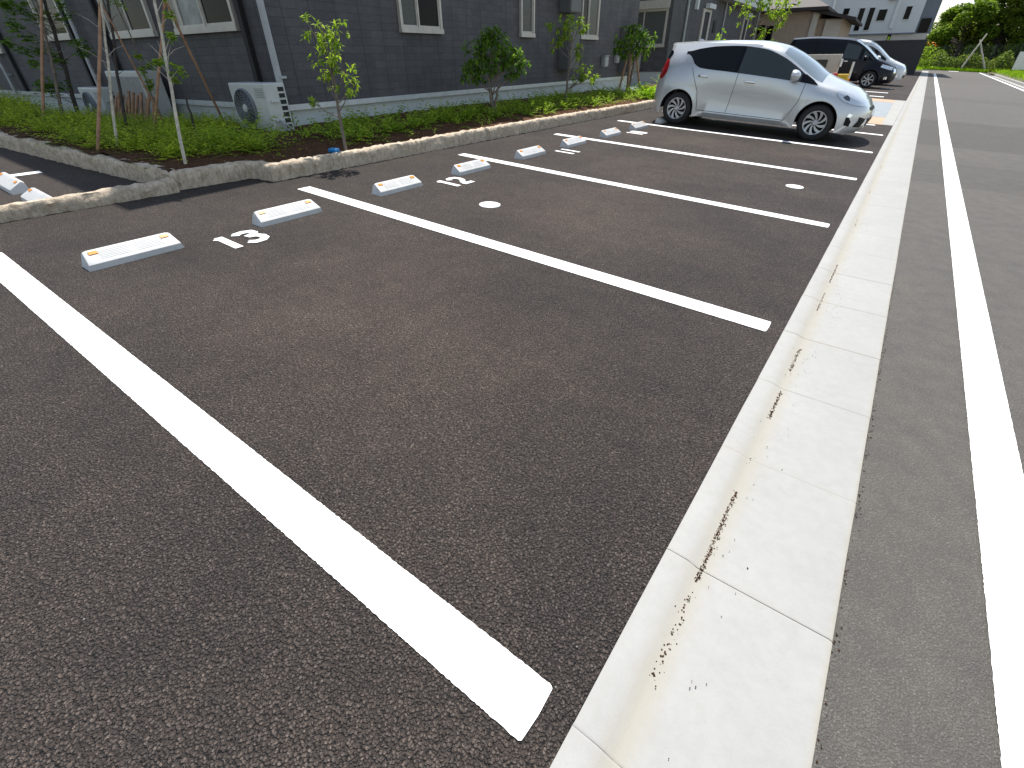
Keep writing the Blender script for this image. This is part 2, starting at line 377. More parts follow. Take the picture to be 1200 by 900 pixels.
# silt and grit in the crease (nobody could count it)
rnd = random.Random(5); mb = MB()
def grit(x, y, z, s_):
    n = len(mb.v); a = rnd.random()*6.28
    pts = [(x+math.cos(a+k*1.571)*s_*(0.6+rnd.random()*.6), y+math.sin(a+k*1.571)*s_*(0.6+rnd.random()*.9), z) for k in range(4)]
    mb.v += pts + [(x, y, z+s_*0.7)]
    for k in range(4): mb.f.append((n+k, n+(k+1) % 4, n+4))
for (a, b, cnt, w) in [(0.60,1.06,420,0.006),(1.22,1.30,8,0.01),(1.60,1.86,150,0.005),(2.08,2.36,110,0.006),(2.96,3.3,80,0.004),(3.5,3.95,160,0.004),(0.25,0.56,60,0.010),(5.2,5.5,40,0.006),(6.8,7.0,20,0.005),(8.6,8.9,25,0.008)]:
    for i in range(cnt): grit(0.200+rnd.gauss(0, w*0.75), rnd.uniform(a, b), -0.006, rnd.uniform(0.0012, 0.0038))
for i in range(150): grit(rnd.uniform(0.15, 0.32), rnd.uniform(0.1, 6), 0.0, rnd.uniform(0.0015, 0.003))
for i in range(260): grit(XR+rnd.gauss(0.006, 0.006), rnd.uniform(-0.8, 4), -0.004, rnd.uniform(0.0015, 0.004))
tag(mb.build('grit', m_soil), 'dark grit and silt lying in the crease of the concrete gutter', 'grit', kind='stuff')

mb = MB(); rnd2 = random.Random(8)
for i in range(420):
    x, y = rnd2.uniform(-5, 0.06), rnd2.uniform(-1.5, 9)
    grit(x, y, 0.0, 0.0) if False else None
    n = len(mb.v); a = rnd2.random()*6.28; s_ = rnd2.uniform(0.0015, 0.004)
    mb.v += [(x+math.cos(a+k*1.571)*s_*(0.6+rnd2.random()*.7), y+math.sin(a+k*1.571)*s_*(0.6+rnd2.random()*.7), 0.001) for k in range(4)] + [(x, y, 0.001+s_*0.8)]
    for k in range(4): mb.f.append((n+k, n+(k+1) % 4, n+4))
tag(mb.build('loose_grit', m_conc), 'pale loose grit scattered over the dark asphalt', kind='stuff')

# ---------------------------------------------------------------- painted markings
def stripe(x0, x1, y0, y1, z=0.004, jag=0.004, seed=1, step=0.02, zb=None):
    r_ = random.Random(seed); mb = MB(); pts = []
    horizontal = (x1-x0) > (y1-y0)
    L = (x1-x0) if horizontal else (y1-y0); n = max(2, int(L/step))
    a = [r_.uniform(-jag, jag) for _ in range(n+1)]; b = [r_.uniform(-jag, jag) for _ in range(n+1)]
    for i in range(n+1):
        t_ = i/n
        ea = 0.006*(1 if i == 0 else -1 if i == n else 0)
        if horizontal:
            x = x0+(x1-x0)*t_; mb.v += [(x, y0+a[i]+abs(ea), z), (x-ea*0.6, (y0+y1)/2+r_.uniform(-.004,.004), z), (x, y1+b[i]-abs(ea), z)]
        else:
            y = y0+(y1-y0)*t_; mb.v += [(x0+a[i], y, z), ((x0+x1)/2, y, z), (x1+b[i], y, z)]
    for i in range(n):
        k = 3*i
        for q in (0, 1):
            f = (k+q, k+3+q, k+4+q, k+1+q); mb.f.append(f if horizontal else f[::-1])
    return mb
posn = ['nearest the camera with its whole length across the foreground', 'between bay 13 and bay 12', 'between bay 12 and bay 11', 'between bay 11 and bay 10', 'running right beside the silver car', 'beyond the silver car, mostly hidden behind it']
LE = -4.618
for i in range(6):
    mb = stripe(LE, 0.0, 2.5*i-0.075, 2.5*i+0.075, seed=20+i, step=0.007 if i < 2 else 0.05, jag=0.0014)
    o = mb.build('parking_line', m_paint)
    tag(o, 'white painted bay line ' + posn[i], 'parking line', 'painted lines between the parking bays')
for j, (y, lb) in enumerate([(14.2,'short white line end at the edge of the blue crossing path'), (24.1,'white bay line just past the blue path'), (26.7,'white bay line in front of the dark minivan'), (29.9,'white bay line under the nose of the dark minivan'), (33.3,'farthest white bay line, beyond the dark minivan')]):
    tag(stripe(LE if j else -1.2, -0.65 if j else -0.25, y-(0.15 if j else .075), y+(0.15 if j else .075), seed=60+j, step=0.1).build('parking_line', m_paint), lb, 'parking line', 'painted lines between the parking bays')
tag(stripe(-7.21, -7.09, -5.0, 1.0, seed=70, step=0.05).build('parking_line', m_paint), 'white line end in the side lot behind the low stone kerb', 'parking line', 'painted lines between the parking bays')
tag(stripe(-6.42, -6.12, 0.27, 0.33, seed=71, step=0.05).build('parking_line', m_paint), 'short white painted bit below the wheel stops of the side lot at the left edge', 'parking line', 'painted lines between the parking bays')
tag(stripe(XW0, XW1, -12, 59.2, z=-0.002, seed=80, step=0.012, jag=0.0012).build('road_line', m_paint), 'long straight white line on the grey road beside the concrete gutter', 'road line')
tag(stripe(XW2, XW2+0.15, -12, 70.6, z=-0.002, seed=81, step=0.05, jag=0.002).build('road_line', m_paint), 'white edge line along the far side of the grey road', 'road line')
tag(stripe(2.2, 3.0, 70.3, 71.6, z=-0.002, seed=82).build('road_line', m_paint), 'short white mark on the road just in front of the mesh fence', 'road line')

def stroke(mb, pts, w, z=0.004):
    # flat ribbon with square ends along a polyline, mitred
    pts = [Vector((p[0], p[1], 0)) for p in pts]; n = len(mb.v); m = len(pts)
    for i, p in enumerate(pts):
        d1 = (pts[i]-pts[i-1]).normalized() if i else (pts[1]-pts[0]).normalized()
        d2 = (pts[i+1]-pts[i]).normalized() if i < m-1 else d1
        d = (d1+d2).normalized(); nn = Vector((-d.y, d.x, 0)); k = 1/max(0.5, nn.dot(Vector((-d1.y, d1.x, 0))))
        for s_ in (1, -1): q = p + nn*s_*w/2*k; mb.v.append((q.x, q.y, z))
    for i in range(m-1): mb.f.append((n+2*i, n+2*i+1, n+2*i+3, n+2*i+2))
def glyph(ch):   # unit cell: u to the right 0..0.5, v up 0..1
    if ch == '1': return [[(0.22,0),(0.22,1.0)], [(0.25,0.93),(0.10,0.80)]]
    if ch == 'I': return [[(0.22,0),(0.22,1.0)]]
    if ch == '2': return [[(0.02,0.76),(0.10,0.90),(0.25,0.93),(0.41,0.88),(0.46,0.70),(0.40,0.50),(0.18,0.28),(0.07,0.08)], [(0.0,0.075),(0.50,0.075)]]
    if ch == '3': return [[(0.0,0.80),(0.08,0.90),(0.26,0.93),(0.42,0.86),(0.44,0.72),(0.36,0.60),(0.16,0.56)], [(0.20,0.55),(0.38,0.50),(0.46,0.36),(0.44,0.20),(0.32,0.09),(0.14,0.08),(0.0,0.20)]]
    if ch == '0': return [[(0.25,0.93),(0.12,0.88),(0.06,0.72),(0.06,0.28),(0.12,0.12),(0.25,0.07),(0.38,0.12),(0.44,0.28),(0.44,0.72),(0.38,0.88),(0.24,0.93)]]
def number(txt, yc, label):
    mb = MB(); W = 0.315; w = 0.064; y = yc - 0.165; zz = 0.004
    for ch in txt:
        for st in glyph(ch):
            zz += 0.0004
            stroke(mb, [(-3.495 - v_*W, y + u_*W) for u_, v_ in st], w, zz)
        y += 0.175 if ch == '1' or ch == 'I' else 0.19
    for k, f in enumerate(mb.f): 
        a, b, c = [Vector(mb.v[i]) for i in f[:3]]
        if (b-a).cross(c-a).z < 0: mb.f[k] = f[::-1]
    tag(mb.build('bay_number', m_paint), label, 'painted number', 'bay numbers painted between the wheel stops')
number('13', 1.28, 'painted white number 13 on the asphalt between the two nearest wheel stops')
number('12', 3.78, 'painted white number 12 on the asphalt')
number('II', 6.30, 'painted white number 11 on the asphalt')
number('10', 8.78, 'painted white number 10 on the asphalt near the silver car')
for (x, y, r_, lb) in [(-2.80,3.35,0.105,'round white cover set in the asphalt of bay 12'), (-0.56,6.46,0.10,'round white cover set in the asphalt of bay 11 near the gutter')]:
    mb = MB(); mb.lathe([(0.0001, 0.007), (r_*0.86, 0.007), (r_*0.9, 0.0045), (r_*0.93, 0.007), (r_, 0.0055), (r_, -0.01)], 'z', 40)
    for k, f in enumerate(mb.f): mb.f[k] = f
    tag(mb.build('access_cover', m_paint, T=ground(x, y)), lb, 'cover', 'round white covers in the bays')

# ---------------------------------------------------------------- wheel stops
def make_stop():
    # local: y along the length, +x towards the road; rubber block with a ribbed sloping face
    root = empty('wheel_stop', Matrix(), 'x', 'wheel stop', 'white wheel stops at the ends of the bays')
    bm = bmesh.new(); prof_ = [(-0.075,0.0),(-0.062,0.085),(-0.05,0.098),(-0.035,0.100),(0.060,0.048),(0.070,0.038),(0.075,0.0)]
    rings = []
    for (yy, s_, top) in [(-0.300,0.0,0.92),(-0.292,0.012,0.97),(-0.262,0.03,1.0),(0.262,0.03,1.0),(0.292,0.012,0.97),(0.300,0.0,0.92)]:
        k = 1.0 if abs(yy) < 0.29 else 0.93
        off = (1 if yy > 0 else -1)*0.0
        rings.append([bm.verts.new((px*k, yy - (1 if yy > 0 else -1)*pz*0.28*(1 if abs(yy) > 0.27 else 0.6), pz*top)) for px, pz in prof_])
    for a, b in zip(rings[:-1], rings[1:]):
        for i in range(len(prof_)-1): bm.faces.new((a[i], b[i], b[i+1], a[i+1]))
    bm.faces.new(rings[0]); bm.faces.new(rings[-1][::-1])
    bmesh.ops.recalc_face_normals(bm, faces=bm.faces)
    mb = MB(); mb.bm(bm)
    mb.build('body', m_rubwhite, root, smooth=True, sharp=30)
    # ribs on the slope
    sl = Vector((0.095, 0, -0.052)).normalized(); nr = Vector((0.052, 0, 0.095)).normalized()
    mb = MB()
    for side in (-1, 1):
        for k in range(6):
            p = Vector((-0.025, 0, 0.0945)) + sl*(0.012+k*0.0135)
            y0, y1 = (0.02, 0.20) if side > 0 else (-0.20, -0.02)
            q0, q1 = p - sl*0.0036, p + sl*0.0036
            for (aa, bb, h0, h1) in [(q0, p, 0.0006, .0022), (p, q1, .0022, 0.0006)]:
                A, B_ = aa+nr*h0, bb+nr*h1
                mb.quad((A.x,y0,A.z), (B_.x,y0,B_.z), (B_.x,y1,B_.z), (A.x,y1,A.z))
    mb.build('ribs', m_rubwhite, root)
    for side in (-1, 1):
        mb = MB(); T = Matrix.Translation(Vector((-0.022, side*0.222, 0.0935)) + sl*0.014 + nr*0.001) @ Matrix.Rotation(math.atan2(0.052, 0.095), 4, 'Y')
        mb.box(-0.013, 0.013, -0.026, 0.026, -0.003, 0.0035, T); mb.build('reflector', m_amber, root)
    return root
stop0 = make_stop()
first = True
wl = [('right wheel stop of bay 13, just past the painted 13'), ]
names = {0: '13', 1: '12', 2: '11', 3: '10'}
spots = []
for b in range(4):
    for s_, yy in ((0, 1.25+2.5*b-0.62), (1, 1.25+2.5*b+0.59)):
        lb = f"white wheel stop with amber reflectors {'before' if s_ == 0 else 'just beyond'} the painted number {names[b]}"
        if b == 0 and s_ == 0: lb = 'largest white wheel stop with ribbed face and amber reflectors, before the painted number 13'
        if b == 3: lb = ['small white wheel stop before the painted number 10', 'white wheel stop just beyond number 10, lying on the line beside the silver car'][s_]
        spots.append((-3.87, yy, lb, 0.0))
spots.append((-3.87, 10.62, 'white wheel stop touching the near rear wheel of the silver car', 0.0))
spots.append((-3.87, 11.88, 'white wheel stop behind the far rear wheel of the silver car', 0.0))
spots.append((-5.74, 0.62, 'white wheel stop in the side lot, half behind the low stone kerb', -math.pi/2))
spots.append((-6.60, 0.62, 'white wheel stop cut by the left edge of the photo', -math.pi/2))
for (x, y, lb, rz) in spots:
    T = ground(x, y, 0.0, rz)
    if first: stop0.matrix_world = T; stop0['label'] = lb; first = False
    else: copy_tree(stop0, None, T, lb)

# ---------------------------------------------------------------- stone planter kerbs
def stone_run(path, h, w, seed, name, lab, z0=-0.03, closed=False, rough=0.011):
    r_ = random.Random(seed); mb = MB(); pts = []
    for i in range(len(path)-1):
        a = Vector((*path[i], 0)); b = Vector((*path[i+1], 0)); L = (b-a).length; n = max(1, int(L/0.045))
        for k in range(n): pts.append((a.lerp(b, k/n), i))
    pts.append((Vector((*path[-1], 0)), len(path)-2))
    prev = None; off = 0
    J = 0.0; blk = 0
    for i, (p, s_) in enumerate(pts):
        a = Vector((*path[s_], 0)); b = Vector((*path[s_+1], 0)); d = (b-a).normalized()
        q0 = p
        # mitre near corners
        if i and pts[i-1][1] != s_: d = (d + (a-Vector((*path[s_-1], 0))).normalized()).normalized()
        nrm = Vector((-d.y, d.x, 0))
        blk += 1
        if blk % 13 == 0: J = r_.uniform(-0.006, 0.006)
        o1, o2, o3 = [r_.gauss(0, rough) for _ in range(3)]
        zt = h + J + r_.gauss(0, 0.004)
        ring = [(q0 + nrm*(-0.0+o1*0.5), z0), (q0 + nrm*(0.0+o1), z0+(h-z0)*0.30), (q0+nrm*(0.004+o2), z0+(h-z0)*0.62), (q0+nrm*(0.006+o3), zt-0.028), (q0+nrm*(0.022+o3*0.5), zt-0.003+r_.gauss(0,0.003)), (q0+nrm*(w*0.5), zt+r_.gauss(0,0.004)), (q0+nrm*(w-0.015), zt+r_.gauss(0,0.004)), (q0+nrm*w, z0)]
        n = len(mb.v); mb.v += [(v_.x, v_.y, z_) for v_, z_ in ring]; m = len(ring)
        if prev is not None:
            for k in range(m-1): mb.f.append((prev+k, prev+k+1, n+k+1, n+k))
        else: mb.f.append(tuple(n+k for k in range(m)))
        prev = n
    mb.f.append(tuple(prev+k for k in reversed(range(m))))
    o = mb.build(name, m_stone, smooth=True, sharp=50)
    tag(o, lab, 'kerb wall', 'rough stone kerbs'); return o
path = [(-16,0.35),(-9.03,1.09),(-7.07,1.35),(-5.80,1.54),(-5.40,1.62),(-5.36,2.34),(-5.28,2.40),(-5.05,2.43),(-5.05,14.1),(-5.15,14.35)]
stone_run(path, 0.165, 0.13, 11, 'stone_kerb', 'rough beige stone kerb edging the planting bed beside the dark building')
stone_run([(-5.52,-6.0),(-5.40,0.24),(-5.33,1.60)], 0.115, 0.10, 12, 'stone_kerb', 'low uneven stone kerb between the main lot and the side lot at left')
stone_run([(-5.05,17.2),(-5.05,24.5)], 0.175, 0.13, 13, 'stone_kerb', 'stone kerb of the far planting bed, behind the silver car')
# planting soil, heaped a little towards the wall
def soil(name, x0, x1, y0, y1, seed, front):
    r_ = random.Random(seed); mb = MB(); nx, ny = int((x1-x0)/0.12)+1, int((y1-y0)/0.12)+1
    for j in range(ny+1):
        for i in range(nx+1):
            x = x0+(x1-x0)*i/nx; y = y0+(y1-y0)*j/ny
            mb.v.append((x, y, 0.13 + 0.04*min(1, front(x, y)/0.5) + r_.gauss(0, 0.008)))
    for j in range(ny):
        for i in range(nx):
            a = j*(nx+1)+i; mb.f.append((a, a+1, a+nx+2, a+nx+1))
    o = mb.build(name, m_soil, smooth=True, sharp=180); struct(o); return o
# a polygon bed: clip by keeping cells inside
def soildrop(x, y): return max(0.0, -7.2-x)*0.085*min(1.0, max(0.0, (y-1.9)/0.8))
def inbed(x, y):
    if x < -5.45: 
        yk = 1.54 + (x+5.80)*0.147 if x > -9.03 else 1.09 + (x+9.03)*0.106
        return y > yk + 0.06
    return x < -5.10 and y > 2.46
def soil_bed():
    r_ = random.Random(9); mb = MB(); st = 0.11; idx = {}
    def vtx(i, j):
        if (i, j) not in idx:
            x = -16+i*st; y = 0.3+j*st
            idx[(i, j)] = len(mb.v); d = min(1.0, max(0.0, (-5.1-x)/0.6))
            mb.v.append((x, y, 0.125+0.05*d+r_.gauss(0, 0.009)-soildrop(x, y)))
        return idx[(i, j)]
    for i in range(int(11/st)):
        for j in range(int(14/st)):
            x = -16+(i+.5)*st; y = 0.3+(j+.5)*st
            if inbed(x, y) and (x > -7.3 or y < 4.9 + 0.0): mb.f.append((vtx(i, j), vtx(i+1, j), vtx(i+1, j+1), vtx(i, j+1)))
    struct(mb.build('soil', m_soil, smooth=True, sharp=180))
soil_bed()
mb = MB(); mb.box(-7.4, -5.17, 17.3, 24.4, -0.02, 0.15); struct(mb.build('soil', m_soil))
mb = MB(); mb.box(-12, -5.2, 14.45, 17.1, -0.02, 0.03); struct(mb.build('path', m_conc))

# ---------------------------------------------------------------- building 1 (dark, near)
def window(root, axis, a0, a1, z0, z1, split=(0.5,), depth=0.07, panes=None, name='window', sill=0.05):
    """axis 'E': plane x=0 looking +x, a is y; axis 'S': plane y=0 looking -y, a is x"""
    def bx(mb, a, b, d0, d1, za, zb):
        if axis == 'E': mb.box(root['_p']+d0, root['_p']+d1, a, b, za, zb)
        else: mb.box(a, b, root['_q']-d1, root['_q']-d0, za, zb)
    fw_ = 0.055
    mb = MB()
    bx(mb, a0, a0+fw_, -0.02, 0.055, z0, z1); bx(mb, a1-fw_, a1, -0.02, 0.055, z0, z1)
    bx(mb, a0+fw_, a1-fw_, -0.02, 0.055, z1-fw_, z1); bx(mb, a0-0.012, a1+0.012, -0.02, 0.07, z0-sill+0.01, z0+fw_*0.6)
    fr_ = mb.build(name, m_trim, root)
    edges = [a0+fw_] + [a0+(a1-a0)*s_ for s_ in split] + [a1-fw_]
    for i in range(len(edges)-1):
        e0, e1 = edges[i], edges[i+1]; dd = 0.0 if i % 2 == 0 else 0.014
        mb = MB(); s_ = 0.028
        bx(mb, e0-0.004*i, e0+s_, 0.0+dd, 0.03+dd, z0+fw_*0.6+.002, z1-fw_-.002); bx(mb, e1-s_, e1, 0.0+dd, 0.03+dd, z0+fw_*0.6+.002, z1-fw_-.002)
        bx(mb, e0+s_, e1-s_, 0.0+dd, 0.028+dd, z0+fw_*0.6+.002, z0+fw_*0.6+s_*1.3); bx(mb, e0+s_, e1-s_, 0.0+dd, 0.028+dd, z1-fw_-s_, z1-fw_-.003)
        mb.build('sash', m_trim, fr_)
        mb = MB(); bx(mb, e0+s_, e1-s_, 0.006+dd, 0.012+dd, z0+fw_*0.6+s_*1.3, z1-fw_-s_)
        mt = (panes or {}).get(i, m_glassdark); mb.build('pane', mt, fr_)
    return fr_
H1 = 6.3; L1 = 13.35
b1 = empty('apartment_building', TB, 'dark charcoal sided apartment building with pale foundation filling the upper left', 'building')
b1['_p'] = 0.0; b1['_q'] = 0.0
mb = MB(); mb.box(-24, 0, 0, L1, 0.30, H1); mb.build('wall', m_siding, b1)
mb = MB(); mb.box(-24, -0.03, 0.03, L1-0.03, -0.9, 0.225); mb.build('foundation', m_found, b1)
mb = MB(); mb.box(-24.0, 0.03, -0.03, L1+0.03, 0.225, 0.298); mb.build('ledge', m_ledge, b1)
mb = MB(); mb.box(-24.6, 0.50, -0.25, L1+0.4, H1+0.002, H1+0.2); ro = mb.build('roof', m_roof, b1)
mb = MB(); mb.v = [(-24.6,-0.25,H1+.2),(0.50,-0.25,H1+.2),(0.50,L1+.4,H1+.2),(-24.6,L1+.4,H1+.2),(-18,L1/2,H1+2.2),(-6.4,L1/2,H1+2.2)]
mb.f = [(0,1,5,4),(1,2,5),(2,3,4,5),(3,0,4)]; mb.build('roof_slope', m_roof, ro)
window(b1, 'E', 2.45, 3.53, 1.24, 2.35, (0.42,), panes={0: m_curtain, 1: m_glassdark})
window(b1, 'E', 6.24, 6.82, 1.25, 2.45, (), panes={0: m_curtain})
window(b1, 'E', 9.23, 10.30, 1.26, 2.45, (0.40,), panes={0: m_glassdark, 1: m_curtain})
window(b1, 'S', -2.36, -0.70, 1.22, 2.4, (0.14, 0.52), panes={0: m_trim, 1: m_curtainl, 2: m_glassdark})
window(b1, 'S', -4.60, -3.05, 1.22, 2.4, (0.5,), panes={0: m_curtain, 1: m_glassdark})
window(b1, 'S', -7.6, -6.34, 1.26, 2.4, (0.5,), panes={0: m_curtain, 1: m_glassdark})
window(b1, 'S', -11.6, -10.5, 1.10, 2.4, (0.5,), panes={0: m_curtain, 1: m_curtain})
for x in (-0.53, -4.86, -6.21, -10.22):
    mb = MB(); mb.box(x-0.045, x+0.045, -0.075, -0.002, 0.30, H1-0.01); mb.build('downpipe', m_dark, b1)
for x, r_ in ((0.045, 0.045), (-5.90, 0.035), (-10.9, 0.035)):
    mb = MB(); mb.tube([(x, -0.09, -0.3), (x, -0.09, H1-0.1)], r_, 14)
    for z in (0.62, 1.9, 3.2): mb.box(x-0.06, x+0.06, -0.10, -0.005, z, z+0.03)
    mb.build('drainpipe', m_pipe, b1, smooth=True)
# meter and service boxes on the east wall (each lifts off the wall)
def wallbox(y0, y1, z0, z1, d, mat, name, lab, cat, lid=True):
    o = empty(name, TB @ Matrix.Translation((0.003, y0, z0)), lab, cat)
    mb = MB(); mb.bbox(0, d, 0, y1-y0, 0, z1-z0, 0.012); mb.build('housing', mat, o)
    mb = MB(); mb.bbox(d+0.001, d+0.02, 0.02, (y1-y0)-0.02, 0.02, (z1-z0)-0.02, 0.006)
    dr = mb.build('lid', mat, o)
    mb = MB(); mb.bbox(d+0.02, d+0.032, (y1-y0)*0.44, (y1-y0)*0.56, (z1-z0)*0.42, (z1-z0)*0.48, 0.003); mb.build('latch', m_pipe, dr)
    if lid: 
        mb = MB(); mb.box(-0.0, d+0.03, -0.012, (y1-y0)+0.012, (z1-z0)+0.001, (z1-z0)+0.016); mb.build('cap', mat, o)
    return o
wallbox(8.05, 8.62, 1.72, 2.4, 0.30, m_box, 'meter_box', 'upper grey metal box on the dark wall left of the third east window', 'meter box')
wallbox(8.08, 8.66, 0.56, 1.42, 0.30, m_box, 'meter_box', 'lower tall grey metal box on the dark wall behind the slim tree', 'meter box')
wallbox(12.05, 12.85, 0.42, 1.58, 0.42, m_box, 'meter_box', 'large grey utility cabinet on the wall at the corner of the dark building', 'cabinet')
wallbox(10.74, 11.02, 0.58, 0.84, 0.11, m_boxl, 'junction_box', 'small light grey box on the dark wall between window and utility cabinet', 'junction box')
wallbox(11.70, 11.86, 0.66, 0.86, 0.10, m_boxl, 'junction_box', 'smallest light grey box tight beside the utility cabinet', 'junction box', False)
# outdoor units
def ac_unit(T, lab, w=0.86, h=0.60, d=0.32):
    o = empty('air_conditioner_unit', T, lab, 'air conditioner', 'outdoor air conditioner units by the south wall')
    mb = MB(); mb.bbox(0, w, 0, d, 0.05, h+0.05, 0.018); body = mb.build('casing', m_acwhite, o)
    cx_, cz_, r_ = w*0.36, 0.05+h*0.5, h*0.40
    mb = MB(); mb.lathe([(r_, -0.001), (r_, -0.018), (r_*0.93, -0.03)], 'y', 40, Matrix.Translation((cx_, 0, cz_)))
    for k in range(7): 
        rr = r_*(0.25+0.11*k); mb.lathe([(rr, -0.020), (rr+0.007, -0.026), (rr+0.012, -0.020)], 'y', 40, Matrix.Translation((cx_, 0, cz_)))
    for k in range(16):
        a = k*math.pi/8; mb.box(r_*0.2, r_*0.95, -0.024, -0.018, -0.004, 0.004, Matrix.Translation((cx_, 0, cz_)) @ Matrix.Rotation(a, 4, 'Y'))
    mb.build('fan_grille', m_acgrille, o)
    mb = MB(); mb.lathe([(0.001, -0.004), (r_*0.93, -0.004)], 'y', 40, Matrix.Translation((cx_, 0, cz_))); mb.build('fan_opening', m_dark, o)
    mb = MB(); mb.lathe([(0.001, -0.033), (r_*0.16, -0.033), (r_*0.22, -0.02)], 'y', 24, Matrix.Translation((cx_, 0, cz_))); mb.build('hub', m_acwhite, o)
    for zz in (0.62, 0.24):
        mb = MB(); mb.bbox(w+0.001, w+0.03, 0.05, 0.17, 0.05+h*zz, 0.05+h*zz+0.03, 0.006); mb.build('handle', m_acwhite, o)
    mb = MB()
    for r0 in range(7): mb.box(w+0.0005, w+0.004, d*0.62, d*0.90, 0.10+r0*h*0.125, 0.10+r0*h*0.125+h*0.085)
    mb.build('side_vent', m_dark, o)
    mb = MB()
    for k in range(6): mb.box(w*0.72, w*0.96, -0.004, -0.0005, 0.05+h*0.72+k*0.02, 0.05+h*0.72+k*0.02+0.006)
    mb.build('front_louvre', m_acgrille, o)
    for xx in (0.1, w-0.16):
        mb = MB(); mb.box(xx, xx+0.06, 0.0, d, -0.02, 0.049); mb.build('foot', m_boxl, o)
    mb = MB(); mb.tube([(w+0.005, d*0.3, 0.22), (w+0.07, d*0.3, 0.20), (w+0.10, d*0.4, 0.10), (w+0.12, d*0.8, 0.02)], 0.014, 8); mb.tube([(w+0.005, d*0.5, 0.17), (w+0.08, d*0.5, 0.15), (w+0.14, d*0.8, 0.05)], 0.012, 8)
    mb.build('hose', m_boxl, o, smooth=True)
    return o
ac_unit(TB @ Matrix.Translation((-0.62, -0.47, -0.07)), 'cream air conditioner unit at the corner of the dark building, beside the drainpipe', w=0.84, h=0.60)
ac_unit(TB @ Matrix.Translation((-5.45, -0.62, -0.18)), 'cream air conditioner unit half hidden by trees near the left edge')
# louvred unit with stakes leaning on it
o = empty('louvred_unit', TB @ Matrix.Translation((-4.46, -0.45, -0.10)), 'pale louvred metal unit behind a row of leaning wooden stakes', 'louvred unit')
mb = MB(); mb.bbox(0, 1.25, 0, 0.34, 0.0, 0.82, 0.02); mb.build('casing', m_acwhite, o)
mb = MB()
for k in range(22): mb.box(0.05+k*0.054, 0.05+k*0.054+0.018, -0.012, -0.001, 0.12, 0.74)
mb.build('louvres', m_boxl, o)
mb = MB(); mb.box(0.03, 1.22, -0.006, -0.0008, 0.05, 0.11); mb.build('vent', m_dark, o)
for k in range(12):
    x = -3.92 + k*0.135 + rnd.uniform(-.015, .015)
    mb = MB(); mb.tube([(x-0.02+rnd.uniform(-.04,.04), -0.90-rnd.uniform(0,.06), -0.2), (x, -0.68, 0.40+rnd.uniform(-.05,.05))], [0.026, 0.023], 8)
    o = mb.build('wooden_stake', m_wood, T=TB)
    tag(o, 'one of the row of short brown stakes leaning on the pale louvred unit', 'stake', 'short stakes leaning on the louvred unit')
# ---------------------------------------------------------------- building 2
b2 = empty('apartment_building', TB, 'second dark building with a beige framed window and white balcony band, behind the silver car', 'building')
b2['_p'] = -0.42; b2['_q'] = 18.0
mb = MB(); mb.box(-14, -0.42, 18, 34.9, 0.30, 6.2); mb.build('wall', m_siding, b2)
mb = MB(); mb.box(-14, -0.45, 18.03, 34.87, -0.9, 0.298); mb.build('foundation', m_found, b2)
mb = MB(); mb.box(-14.4, -0.05, 17.6, 35.3, 6.202, 6.4); mb.build('roof', m_roof, b2)
wf = window(b2, 'S', -1.95, -0.58, 1.17, 2.36, (0.30,), panes={0: m_curtain, 1: m_curtain}, sill=0.06)
mb = MB(); mb.box(-2.0, -0.55, 17.86, 17.998, 2.362, 2.62); mb.build('shutter_box', m_trim, b2)
mb = MB(); mb.tube([(-0.36, 19.7, -0.3), (-0.36, 19.7, 6.1)], 0.05, 12); mb.build('drainpipe', m_pipe, b2, smooth=True)
mb = MB(); mb.box(-0.418, 0.10, 24.6, 34.2, 3.0, 3.9); mb.build('balcony', m_whitewall, b2)
for y0, y1, zt in ((22.1, 23.5, 2.55), (30.6, 31.9, 2.6)):
    mb = MB(); mb.box(-0.418, -0.36, y0, y0+0.28, 0.31, zt); mb.box(-0.418, -0.36, y1-0.28, y1, 0.31, zt); mb.box(-0.418, -0.36, y0+0.282, y1-0.282, zt-0.10, zt)
    dr = mb.build('door', m_trim, b2)
    mb = MB(); mb.box(-0.418, -0.38, y0+0.282, y1-0.282, 0.31, zt-0.102); mb.build('door_leaf', m_dark, dr)
    mb = MB(); mb.bbox(-0.418, -0.22, y0+0.4, y1+0.05, zt+0.02, zt+0.20, 0.01); mb.build('light_box', m_whitewall, b2)
for yy in (26.0, 34.5):
    mb = MB(); mb.tube([(-0.36, yy, -0.3), (-0.36, yy, 2.98)], 0.04, 10); mb.build('drainpipe', m_pipe, b2, smooth=True)
mb = MB(); mb.box(-0.418, -0.38, 24.3, 24.75, 1.75, 2.2); mb.build('wall_vent', m_dark, b2)
mb = MB(); mb.box(-0.418, -0.30, 20.8, 21.05, 2.45, 4.5); mb.build('blind', m_whitewall, b2)

# ---------------------------------------------------------------- tan house, white house, fence
b3 = empty('tan_house', TB, 'tan plastered house with a brown hipped roof behind the parked cars', 'house')
mb = MB(); mb.box(-7.0, 2.50, 36.0, 46, -1.5, 3.1); mb.build('wall', m_tan, b3)
mb = MB(); mb.box(2.502, 2.82, 35.9, 46, -1.5, 3.0); mb.build('pilaster', m_beige, b3)
mb = MB(); mb.box(2.822, 4.15, 36.6, 46, -1.5, 2.62); mb.build('wing_wall', m_tan, b3)
mb = MB(); mb.box(3.25, 4.12, 36.35, 36.598, -1.5, 2.55); mb.build('porch_wall', m_beige, b3)
mb = MB(); x0, x1, y0, y1, z = -8.0, 3.3, 35.2, 47, 3.0
mb.v = [(x0,y0,z),(x1,y0,z),(x1,y1,z),(x0,y1,z),(x0,y0,z+.16),(x1,y0,z+.16),(x1,y1,z+.16),(x0,y1,z+.16),(x0+4,y0+5.9,z+2.3),(x1-4.2,y0+5.9,z+2.3)]
